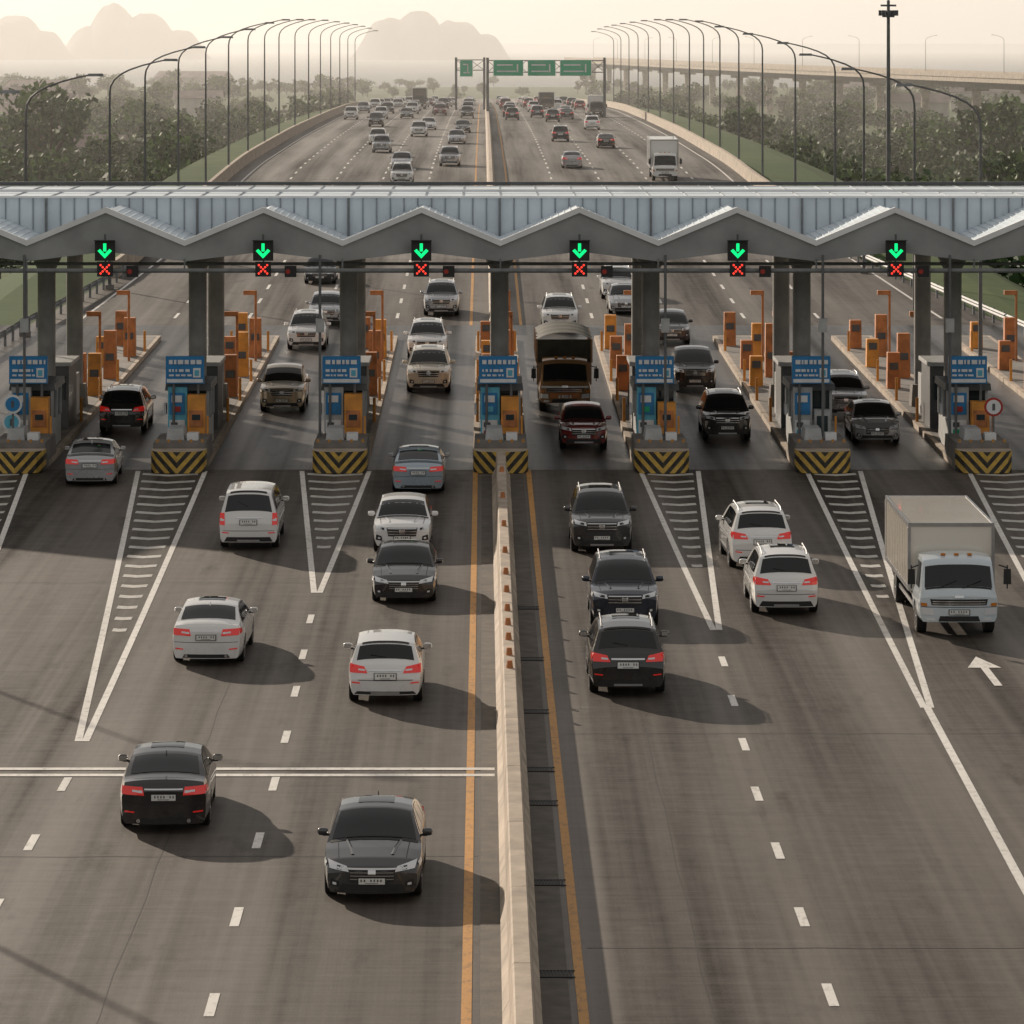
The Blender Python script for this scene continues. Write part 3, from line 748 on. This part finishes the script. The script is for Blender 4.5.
def hoodseam(s,mb,x,y0,y1,yc):
    s.crease(mb,[(x*.55,y0+.1),(x*.62,(y0+y1)/2),(x*.75,y1)])
    for sg in (-1,1):
        n=6; prev=None
        for i in range(n+1):
            yy=y0+(y1-y0)*i/n; xx=x*(.94+.06*i/n); p=s.warp(sg*xx,yy,s.topz(xx,yy)+.004)
            if prev: mb.add([(prev[0]-.008,prev[1],prev[2]),(prev[0]+.008,prev[1],prev[2]),(p[0]+.008,p[1],p[2]),(p[0]-.008,p[1],p[2])],[(0,1,2,3)],'blackp')
            prev=p
def sedan():
    s=Shape(4.75,1.83,[(0,.60),(.05,.68),(.3,.80),(.8,.90),(1.22,.965),(1.45,1.09),(1.7,1.24),(1.9,1.335),(2.08,1.395),(2.4,1.44),(2.9,1.445),(3.3,1.40),(3.6,1.32),(3.9,1.20),(4.15,1.105),(4.35,1.08),(4.62,1.07),(4.70,1.0),(4.75,.85)],.94,tb=.44,ed=.075,pw=2.6,wheels=(.93,3.70),r=.33)
    mb=MB(); s.body(mb,PAINT)
    s.topp(mb,1.27,2.02,.90,.93,'glass'); s.topp(mb,3.42,4.10,.90,.86,'glass'); s.topp(mb,2.35,3.0,.5,.5,'glass',.006)
    s.topp(mb,1.16,1.25,.93,.93,'blackp',.006,10,1); s.topp(mb,1.25,1.29,.6,.6,'blackp',.02,10,1)
    s.sidep(mb,[(1.62,.99),(2.50,.99),(2.50,1.34),(2.14,1.315)],'glass'); s.sidep(mb,[(2.56,.99),(3.35,.99),(3.22,1.31),(2.56,1.34)],'glass'); s.sidep(mb,[(3.4,.99),(3.85,1.0),(3.46,1.24),(3.28,1.28)],'glass')
    s.sidep(mb,[(1.5,.955),(3.9,.965),(3.88,.982),(1.52,.972)],'chrome',.012,10,1)
    s.endp(mb,True,[(.42,.585),(.78,.62),(.82,.745),(.46,.675)],'lamp',.014,mir=True); s.sidep(mb,[(.16,.62),(.52,.68),(.44,.765),(.18,.72)],'lamp',.01)
    s.endp(mb,True,[(.52,.61),(.64,.62),(.64,.68),(.52,.67)],'blackp',.018,3,1,True)
    s.endp(mb,True,[(-.40,.40),(.40,.40),(.45,.63),(-.45,.63)],'blackp',.010)
    for z in (.45,.51,.57): s.endp(mb,True,[(-.40,z),(.40,z),(.40,z+.016),(-.40,z+.016)],'chrome',.018,8,1)
    s.endp(mb,True,[(-.46,.622),(.46,.622),(.48,.652),(-.48,.652)],'chrome',.02,8,1); s.endp(mb,True,[(-.07,.54),(.07,.54),(.07,.62),(-.07,.62)],'chrome',.024,3,2)
    s.endp(mb,True,[(-.62,.25),(.62,.25),(.55,.36),(-.55,.36)],'blackp',.012); s.endp(mb,True,[(.60,.30),(.78,.32),(.76,.44),(.62,.40)],'blackp',.012,mir=True)
    s.endp(mb,True,[(.65,.34),(.72,.345),(.72,.39),(.65,.385)],'lamp',.02,2,1,True); s.endp(mb,True,[(-.7,.215),(.7,.215),(.7,.235),(-.7,.235)],'blackp',.02,8,1)
    plate(s,mb,True,.37); hoodseam(s,mb,.66,.35,1.2,0)
    s.endp(mb,False,[(.38,.77),(.83,.78),(.83,.94),(.42,.93)],'tail',.014,mir=True); s.sidep(mb,[(4.28,.80),(4.62,.79),(4.62,.93),(4.32,.92)],'tail',.01)
    s.endp(mb,False,[(.42,.82),(.62,.83),(.62,.87),(.42,.86)],'lamp',.018,3,1,True)
    s.endp(mb,False,[(-.38,.87),(.38,.87),(.38,.90),(-.38,.90)],'chrome',.014,8,1)
    s.endp(mb,False,[(-.80,.60),(.80,.60),(.80,.612),(-.80,.612)],'blackp',.006,8,1); s.endp(mb,False,[(-.60,.22),(.60,.22),(.54,.31),(-.54,.31)],'blackp',.012)
    s.endp(mb,False,[(.58,.42),(.78,.43),(.78,.46),(.58,.45)],'tail',.014,3,1,True); plate(s,mb,False,.67,.24,.12)
    for sg in (-.5,.5): mb.cyl((sg,2.28,.27),(sg,2.38,.27),.04,.04,'chrome',8)
    seams(s,mb,(1.45,2.53,3.45),.3,.93); handles(s,mb,(2.35,3.3),.80); s.sidep(mb,[(1.35,.21),(3.28,.21),(3.28,.28),(1.35,.28)],'blackp',.006,6,1)
    mirrors(s,mb,1.72,.95); s.wheelset(mb)
    mb.box(-.74,.74,-1.8,1.8,.24,.5,'blackp'); mb.box(-.015,.015,.98,1.12,1.36,1.45,PAINT,.008,.05)
    return mb.mesh('sedan',38)
def suvlike(L,H,W,hood,belt,wheels,r,kind='suv',rails=True):
    e=L
    if kind=='suv':
        top=[(0,hood-.22),(.05,hood-.12),(.25,hood-.04),(.8,hood+.03),(1.15,hood+.06),(1.4,hood+.06+(H-hood)*.33),(1.65,hood+.06+(H-hood)*.62),(1.95,H-.075),(2.25,H-.02),(2.9,H),(e-1.2,H-.02),(e-.65,H-.08),(e-.52,H-.14),(e-.22,belt+.08),(e-.12,belt-.0),(e-.05,belt-.1),(e,belt-.3)]
        rg=(e-.51,e-.25)
    elif kind=='wagon':
        top=[(0,hood-.2),(.05,hood-.1),(.25,hood-.03),(.8,hood+.03),(1.2,hood+.06),(1.6,hood+.06+(H-hood)*.5),(1.95,H-.1),(2.3,H-.02),(2.9,H),(e-.6,H),(e-.28,H-.05),(e-.2,H-.12),(e-.08,belt+.02),(e-.04,belt-.05),(e,belt-.3)]
        rg=(e-.195,e-.09)
    else:
        top=[(0,hood-.2),(.05,hood-.1),(.25,hood-.03),(.9,hood+.03),(1.25,hood+.06),(1.65,hood+.06+(H-hood)*.5),(2.0,H-.09),(2.3,H-.02),(2.8,H),(3.3,H-.05),(3.45,H-.1),(3.62,belt+.1),(3.7,belt+.08),(e-.06,belt+.07),(e-.02,belt+.03),(e,belt-.3)]
        rg=(3.46,3.61)
    s=Shape(L,W,top,belt,z0=.26,tb=.38 if kind=='suv' else .28,ed=.08,pw=2.8,fa=.26,ra=.20 if kind=='suv' else .10,wheels=wheels,r=r,rt=.08 if kind=='suv' else .04); mb=MB(); s.body(mb,PAINT)
    s.topp(mb,1.2 if kind=='suv' else 1.27,1.90 if kind=='suv' else 1.95,.90,.93,'glass'); s.topp(mb,rg[0],rg[1],.88,.86,'glass')
    s.topp(mb,1.08,1.18,.93,.93,'blackp',.006,10,1)
    if kind=='suv' and rails: s.topp(mb,2.3,3.1,.5,.5,'glass',.006)
    zt=H-.16; zb=belt+.05; x3=e-.62
    s.sidep(mb,[(1.60,zb),(2.45,zb),(2.45,zt),(2.06,zt-.03)],'glass')
    if kind=='pickup': s.sidep(mb,[(2.52,zb),(3.38,zb),(3.28,zt-.02),(2.52,zt)],'glass')
    else:
        s.sidep(mb,[(2.52,zb),(3.35,zb),(3.35,zt),(2.52,zt)],'glass'); s.sidep(mb,[(3.42,zb),(x3-.02 if kind=='suv' else x3+.25,zb+.02),(x3-.16 if kind=='suv' else x3+.2,zt-.03),(3.42,zt)],'glass')
    s.sidep(mb,[(1.5,belt+.005),(x3,belt+.005),(x3,belt+.022),(1.52,belt+.022)],'chrome',.012,10,1)
    h=hood-.15
    s.endp(mb,True,[(.46,h-.10),(.80,h-.06),(.84,h+.05),(.48,h-.0)],'lamp',.014,mir=True); s.sidep(mb,[(.12,h-.08),(.46,h-.04),(.38,h+.05),(.14,h+.03)],'lamp',.01)
    s.endp(mb,True,[(.54,h-.08),(.66,h-.06),(.66,h-.0),(.54,h-.02)],'blackp',.018,3,1,True)
    s.endp(mb,True,[(-.42,h-.26),(.42,h-.26),(.47,h-.01),(-.47,h-.01)],'blackp',.010)
    for z in (h-.21,h-.13,h-.05): s.endp(mb,True,[(-.44,z),(.44,z),(.44,z+.026),(-.44,z+.026)],'chrome',.018,8,1)
    s.endp(mb,True,[(-.08,h-.17),(.08,h-.17),(.08,h-.07),(-.08,h-.07)],'chrome',.026,3,2)
    s.endp(mb,True,[(-.70,.28),(.70,.28),(.60,.42),(-.60,.42)],'blackp',.012); s.endp(mb,True,[(.60,.42),(.80,.44),(.78,.60),(.62,.56)],'blackp',.013,mir=True)
    s.endp(mb,True,[(.66,.47),(.73,.475),(.73,.53),(.66,.525)],'lamp',.02,2,1,True); s.endp(mb,True,[(-.35,.28),(.35,.28),(.35,.33),(-.35,.33)],'rim',.02,4,1)
    plate(s,mb,True,.46); hoodseam(s,mb,.68,.3,1.1,0)
    b=belt
    if kind=='suv':
        s.endp(mb,False,[(.42,b-.20),(.84,b-.20),(.84,b-.0),(.50,b-.05)],'tail',.014,mir=True); s.sidep(mb,[(e-.46,b-.10),(e-.10,b-.2),(e-.10,b-.01),(e-.42,b+.0)],'tail',.01)
        s.endp(mb,False,[(.48,b-.15),(.64,b-.14),(.64,b-.10),(.48,b-.11)],'lamp',.018,3,1,True)
    else:
        s.endp(mb,False,[(.72,b-.36),(.88,b-.36),(.87,b-.0),(.73,b-.0)],'tail',.014,mir=True); s.sidep(mb,[(e-.18,b-.36),(e-.05,b-.36),(e-.05,b-.03),(e-.16,b-.03)],'tail',.01)
        s.endp(mb,False,[(.74,b-.24),(.86,b-.24),(.86,b-.16),(.74,b-.16)],'lamp',.018,3,1,True)
    s.endp(mb,False,[(-.40,b-.15),(.40,b-.15),(.40,b-.11),(-.40,b-.11)],'chrome',.014,8,1)
    zq=.42 if rails else .35
    s.endp(mb,False,[(-.74,.28),(.74,.28),(.66,zq),(-.66,zq)],'blackp',.014); s.endp(mb,False,[(-.34,.29),(.34,.29),(.34,.34),(-.34,.34)],'rim',.02,4,1)
    s.endp(mb,False,[(-.78,.60),(.78,.60),(.78,.614),(-.78,.614)],'blackp',.006,8,1); s.endp(mb,False,[(.60,.53),(.80,.54),(.80,.57),(.60,.56)],'tail',.018,3,1,True)
    plate(s,mb,False,b-.34,.25,.13)
    if kind!='pickup':
        s.topp(mb,rg[0]-.10,rg[0]-.03,.80,.82,'blackp',.02,8,1)
        p=s.warp(0,rg[1]-.02,s.zt(rg[1]-.02)+.02); q=s.warp(.35,rg[1]-.06,s.zt(rg[1]-.06)+.02); mb.cyl(p,q,.012,.01,'blackp',5)
    seams(s,mb,(1.45,2.48,3.4),.36,belt-.02); handles(s,mb,(2.3,3.22),belt-.14)
    s.sidep(mb,[(wheels[0]+r*1.15,.27),(wheels[1]-r*1.15,.27),(wheels[1]-r*1.15,.38),(wheels[0]+r*1.15,.38)],'blackp',.012,6,1)
    mirrors(s,mb,1.74,belt+.02,1.1); s.wheelset(mb); mb.box(-.72,.72,-L/2+.4,L/2-.4,.30,.55,'blackp')
    if rails and kind=='suv':
        for sg in (-1,1):
            x=sg*(s.sx(2.6,s.ze(2.6))-.05)
            for (ya,za),(yb,zb2) in (((2.0,H-.08),(2.2,H-.01)),((2.2,H-.01),(e-1.1,H-.015)),((e-1.1,H-.015),(e-.85,H-.10))): mb.cyl((x,ya-L/2,za),(x,yb-L/2,zb2),.016,.016,'rim',6)
    for yc in wheels:
        for i in range(12):
            a=math.pi*i/12;b_=math.pi*(i+1)/12; R1=r*1.14;R2=r*1.25
            for sg in (-1,1):
                q=[]
                for aa,RR in ((a,R1),(b_,R1),(b_,R2),(a,R2)):
                    y=yc+math.cos(aa)*RR; z=r+math.sin(aa)*RR; p=s.warp(sg*(s.sx(max(0,min(L,y)),min(z,s.zs(y)))+.012),y,z); q.append(p)
                mb.add(q,[(0,1,2,3)],'blackp')
    if kind=='pickup': mb.box(-.74,.74,3.72-L/2,L/2-.1,belt+.074,belt+.09,'blackp')
    return mb.mesh(kind,38)
def truck(boxh,cabtop,boxlen,W=2.12,stake=False):
    mb=MB(); H=cabtop
    s=Shape(1.75,W,[(0,1.10),(.04,1.2),(.10,1.28),(.40,H-.18),(.5,H-.07),(.75,H),(1.6,H),(1.75,H-.03)],1.18,z0=.42,tb=.10,ed=.08,fa=.16,ra=0,ft=.03,rt=0,wheels=(1.15,),r=.40)
    off=-(boxlen+1.95)/2+1.75/2
    o=MB(); s.body(o,'CAB'); s.topp(o,.13,.38,.92,.93,'glass',.012)
    s.topp(o,.105,.128,.9,.9,'blackp',.012,10,1)
    s.sidep(o,[(.55,1.24),(1.4,1.24),(1.4,H-.2),(.62,H-.2)],'glass'); seams(s,o,(.42,1.5),.6,1.2)
    s.endp(o,True,[(-.72,.86),(.72,.86),(.76,1.02),(-.76,1.02)],'blackp',.012)
    for z in (.89,.95): s.endp(o,True,[(-.7,z),(.7,z),(.7,z+.02),(-.7,z+.02)],'chrome',.02,8,1)
    s.endp(o,True,[(-.12,1.06),(.12,1.06),(.12,1.11),(-.12,1.11)],'chrome',.02,4,1)
    s.endp(o,True,[(.66,.60),(.98,.62),(.98,.80),(.68,.78)],'lamp',.016,mir=True); s.endp(o,True,[(.84,.83),(1.0,.84),(1.0,.92),(.84,.91)],'amber',.016,3,1,True)
    s.endp(o,True,[(-.55,.44),(.55,.44),(.5,.58),(-.5,.58)],'blackp',.014); s.endp(o,True,[(-1.0,.805),(1.0,.805),(1.0,.82),(-1.0,.82)],'blackp',.010,8,1)
    if stake:
        s.endp(o,True,[(-.62,.62),(.62,.62),(.62,.82),(-.62,.82)],'orangeb',.03); s.endp(o,True,[(-.95,1.03),(.95,1.03),(.95,1.1),(-.95,1.1)],'signw',.018)
    plate(s,o,True,.62,.26,.12); s.endp(o,True,[(.62,.46),(.86,.47),(.84,.54),(.64,.53)],'lamp',.018,3,1,True)
    for sg in (-1,1):
        o.cyl((sg*W/2,-.7,1.9),(sg*(W/2+.2),-.85,1.85),.02,.02,'blackp',6); o.cyl((sg*(W/2+.2),-.85,1.92),(sg*(W/2+.2),-.85,1.3),.02,.02,'blackp',6)
        o.box(sg*(W/2+.2)-.10,sg*(W/2+.2)+.10,-.90,-.83,1.42,1.82,'blackp',.01,.01); o.box(sg*(W/2+.2)-.08,sg*(W/2+.2)+.08,-.825,-.82,1.45,1.79,'chrome')
        wheel(o,sg*(W/2-.03),1.15-.875,.40,.26,sg)
    for sg in (-.35,0,.35): o.box(sg-.06,sg+.06,-.2,-.1,H-.01,H+.04,'amber')
    for sg in (-.3,.35): o.cyl((sg-.25,-.78,1.3),(sg+.25,-.70,1.5),.012,.012,'blackp',5)
    mb.mats=list(o.mats); mb.v=[(x,y+off,z) for x,y,z in o.v]; mb.f=o.f; mb.m=o.m
    y0=off+.875+.15; y1=y0+boxlen; bw=W/2+.06; zb=.98
    for sg in (-.4,.4): mb.box(sg-.05,sg+.05,off+.3,y1-.1,.62,.85,'blackp')
    mb.box(-bw+.1,bw-.1,y0,y1,.85,zb,'blackp')
    if not stake:
        mb.box(-bw,bw,y0,y1,zb,boxh,'BOX')
        for sg in (-1,1):
            for a,c in ((zb,zb+.12),(boxh-.1,boxh+.02)): mb.box(sg*bw-.03,sg*bw+.03,y0-.03,y1+.03,a,c,'rim')
            for yy in (y0,y1): mb.box(sg*bw-.04,sg*bw+.04,yy-.04,yy+.04,zb+.12,boxh-.1,'rim')
            yy=y0+.3
            while yy<y1-.2: mb.box(min(sg*bw,sg*(bw+.018)),max(sg*bw,sg*(bw+.018)),yy,yy+.04,zb+.12,boxh-.1,'BOX'); yy+=.45
        for yy in (y0,y1): mb.box(-bw+.03,bw-.03,yy-.03,yy+.03,boxh-.08,boxh+.015,'rim')
        mb.box(-.01,.01,y1,y1+.02,zb+.1,boxh-.1,'blackp')
        for xx in (-.7,-.35,.35,.7): mb.cyl((xx,y1+.03,zb+.1),(xx,y1+.03,boxh-.1),.02,.02,'rim',6)
    else:
        mb.box(-bw,bw,y0,y1,zb,zb+.9,'BOX')
        n=int(boxlen/.6)
        for i in range(n+1):
            yy=y0+boxlen*i/n
            for sg in (-1,1): mb.box(sg*bw-.04,sg*bw+.04,yy-.04,yy+.04,zb+.9,boxh-.25,'BOX')
        for z in (zb+1.2,zb+1.5):
            if z<boxh-.3:
                for sg in (-1,1): mb.box(sg*bw-.02,sg*bw+.02,y0,y1,z,z+.12,'BOX')
        mb.grid(lambda u,v:(-bw+2*bw*u,y0+boxlen*v,boxh-.28*abs(2*u-1)**2.5+.03*math.sin(v*22)),10,20,'TARP')
        mb.box(-bw+.02,bw-.02,y0-.01,y0+.03,zb+.9,boxh-.28,'TARP')
    for sg in (-1,1): wheel(mb,sg*(W/2-.03),y1-1.5,.40,.26,sg); wheel(mb,sg*(W/2-.32),y1-1.5,.40,.24,sg,12)
    mb.box(-.9,.9,y1-.05,y1+.02,.6,.72,'blackp')
    for sg in (-.85,.85): mb.box(sg-.12,sg+.12,y1+.02,y1+.05,.75,.87,'tail')
    for sg in (-1,1): mb.box(sg*.95-.02,sg*.95+.02,off+1.3,y1-2.1,.5,.62,'rim')
    return mb,boxlen+1.95
M['TARP']=mat('tarpaulin',(.05,.048,.035),.8,var=.3)
ME={'sedan':(sedan(),4.75,'sedan_car'),
 'suv':(suvlike(4.65,1.70,1.87,1.06,1.05,(.90,3.62),.36),4.65,'suv_car'),
 'bigsuv':(suvlike(4.8,1.78,1.90,1.12,1.12,(.95,3.75),.39),4.8,'suv_car'),
 'hatch':(suvlike(4.35,1.54,1.80,.97,.97,(.86,3.42),.33,rails=False),4.35,'hatchback_car'),
 'wagon':(suvlike(4.95,1.84,1.84,1.12,1.14,(.95,3.95),.36,kind='wagon'),4.95,'canopy_pickup'),
 'pickup':(suvlike(5.2,1.78,1.85,1.12,1.10,(.95,4.05),.38,kind='pickup'),5.2,'pickup_truck')}
def car(kind,X,Y,pk,front=True,rz=0):
    me,L,nm=ME[kind]
    yc=Y+L/2; sl=math.atan2(zr(yc+2)-zr(yc-2),4)
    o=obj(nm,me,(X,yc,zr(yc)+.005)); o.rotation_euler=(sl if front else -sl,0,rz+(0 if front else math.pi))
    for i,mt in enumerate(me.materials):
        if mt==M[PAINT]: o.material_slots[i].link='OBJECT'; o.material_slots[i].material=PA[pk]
    return o
F,RR_=True,False
cars=[('sedan',-6.4,81.2,'black',RR_,.03),('sedan',-2.0,74.6,'grey',F,-.01),('hatch',-2.31,96.8,'white',RR_,0),('sedan',-6.9,102.8,'white',RR_,-.02),
('sedan',-2.2,113.6,'black',F,0),('hatch',-2.45,124.0,'white',F,0),('wagon',-7.15,124.9,'white',RR_,0),('sedan',-2.2,138.9,'bluegrey',RR_,0),
('sedan',-13.6,141.0,'silver',RR_,.03),('suv',-13.9,157.6,'black',RR_,0),('pickup',-8.1,165.0,'tan',F,0),('bigsuv',-2.3,172.8,'cream',F,0),
('suv',-2.56,187.6,'white',F,0),('suv',-8.3,192.4,'white',F,0),('hatch',-7.9,205.7,'silver',F,0),('suv',-2.15,211,'silver',F,0),('sedan',-9.2,231,'grey',F,0),
('suv',3.47,98.0,'black',RR_,0),('suv',3.78,109.1,'navy',F,0),('bigsuv',3.6,124.0,'grey',F,0),('bigsuv',8.15,120.5,'white',RR_,.03),('suv',8.25,111.4,'white',RR_,0),
('hatch',3.74,152,'maroon',F,0),('suv',3.8,202,'white',F,0),('suv',7.3,221,'white',F,0),('sedan',7.4,212,'silver',F,0),('hatch',9,195,'grey',F,0),
('pickup',8.95,173,'black',F,0),('suv',9.25,155,'black',F,0),('suv',14.4,162.6,'silver',F,0),('sedan',14.8,153.8,'silver',F,0),
('suv',-6.5,328,'white',F,0),('sedan',-7,352,'silver',F,0),('suv',-2.9,358,'silver',F,0),('sedan',7.7,354,'silver',RR_,0),('suv',8.1,428,'grey',RR_,0),
('sedan',12.2,406,'black',RR_,0),('suv',-10.7,416,'white',F,0),('sedan',-2.7,420,'silver',F,0),('suv',-7,447,'white',F,0),('pickup',-13,497,'grey',F,0),
('suv',12.8,480,'white',RR_,0),('suv',9,528,'black',RR_,0),('sedan',-2.3,465,'black',F,0),('suv',-9.7,392,'silver',F,0),('sedan',-6.4,480,'white',F,0)]
for c in cars: car(*c)
pal=['white','silver','black','grey','white','navy','maroon','silver']
kinds=['sedan','suv','hatch','suv','pickup']
for X in (-2.3,-6.3,-10.1,-13.9,-17.5,3.8,7.6,11.5,15.4):
    y=R.uniform(540,580)
    while y<850:
        car(kinds[R.randrange(5)],X+R.uniform(-.3,.3),y,pal[R.randrange(8)],X<0,0); y+=R.uniform(16,75)
def puttruck(bh,ct,bl,X,Y,cab,bx,stake=False,name='box_truck'):
    mb,L=truck(bh,ct,bl,stake=stake); mb.mats=[PA[cab] if q=='CAB' else PA[bx] if q=='BOX' else q for q in mb.mats]
    o=obj(name,mb.mesh(name,38),(X,Y+L/2,zr(Y+L/2))); o.rotation_euler=(math.atan2(zr(Y+L)-zr(Y),L),0,0); return o
puttruck(2.78,2.10,6.2,12.5,107.6,'cabblue','boxwhite')
puttruck(3.1,2.2,5.6,3.3,165,'rust','rust',True,'cargo_truck')
puttruck(3.3,2.3,6.5,14.8,333,'white','white'); puttruck(3.4,2.3,6.2,-10.1,650,'grey','olive'); puttruck(3.0,2.2,6.2,9.5,610,'olive','grey'); puttruck(3.0,2.2,6.2,15.6,560,'grey','white')
# ---------------------------------------------------------------- haze volume (wedge of sea haze lying over the coast)
hz=MB()
hz.add([(-600,250,-16),(600,250,-16),(7000,9500,-16),(-7000,9500,-16),(-600,250,34),(600,250,34),(7000,9500,170),(-7000,9500,170)],[(3,2,1,0),(4,5,6,7),(0,1,5,4),(1,2,6,5),(2,3,7,6),(3,0,4,7)],'hill')
me=hz.mesh('haze')
m=bpy.data.materials.new('haze_air'); m.use_nodes=True; nt=m.node_tree; nt.nodes.clear()
out=nt.nodes.new('ShaderNodeOutputMaterial'); vs_=nt.nodes.new('ShaderNodeVolumeScatter')
vs_.inputs['Color'].default_value=(.98,.95,.92,1); vs_.inputs['Density'].default_value=.00024; vs_.inputs['Anisotropy'].default_value=.4
nt.links.new(vs_.outputs[0],out.inputs['Volume']); me.materials.clear(); me.materials.append(m)
obj('haze',me)
# ---------------------------------------------------------------- light, world, camera
v=Vector((1.5,-2.7,-1.0)).normalized()
sl=bpy.data.lights.new('sun','SUN'); sl.energy=5.0; sl.angle=math.radians(.6); sl.color=(1,.86,.70)
so=bpy.data.objects.new('sun',sl); S.collection.objects.link(so); so.rotation_euler=v.to_track_quat('-Z','Y').to_euler(); so.location=(-60,100,60)
w=bpy.data.worlds.new('World'); S.world=w; w.use_nodes=True; nt=w.node_tree; bg=nt.nodes['Background']
sk=nt.nodes.new('ShaderNodeTexSky'); sk.sky_type='NISHITA'; sk.sun_disc=False
sk.sun_elevation=math.asin(-v.z); sk.sun_rotation=math.atan2(-v.x,-v.y); sk.dust_density=.6; sk.air_density=1.0
hs=nt.nodes.new('ShaderNodeHueSaturation'); hs.inputs['Saturation'].default_value=.6
nt.links.new(sk.outputs[0],hs.inputs['Color'])
mx=nt.nodes.new('ShaderNodeMix'); mx.data_type='RGBA'; mx.inputs[0].default_value=.68; mx.inputs[7].default_value=(7.4,6.9,6.3,1)
nt.links.new(hs.outputs[0],mx.inputs[6]); nt.links.new(mx.outputs[2],bg.inputs['Color']); bg.inputs['Strength'].default_value=.068
cd=bpy.data.cameras.new('camera'); cam=bpy.data.objects.new('camera',cd); S.collection.objects.link(cam)
cam.location=(0,0,15.7); cam.rotation_euler=(math.pi/2,0,0); cd.sensor_width=36; cd.lens=4100/1024*36
cd.shift_x=29/1024; cd.shift_y=-470/1024; cd.clip_start=1; cd.clip_end=80000
S.camera=cam
S.view_settings.view_transform='Standard'; S.view_settings.look='None'; S.view_settings.exposure=0
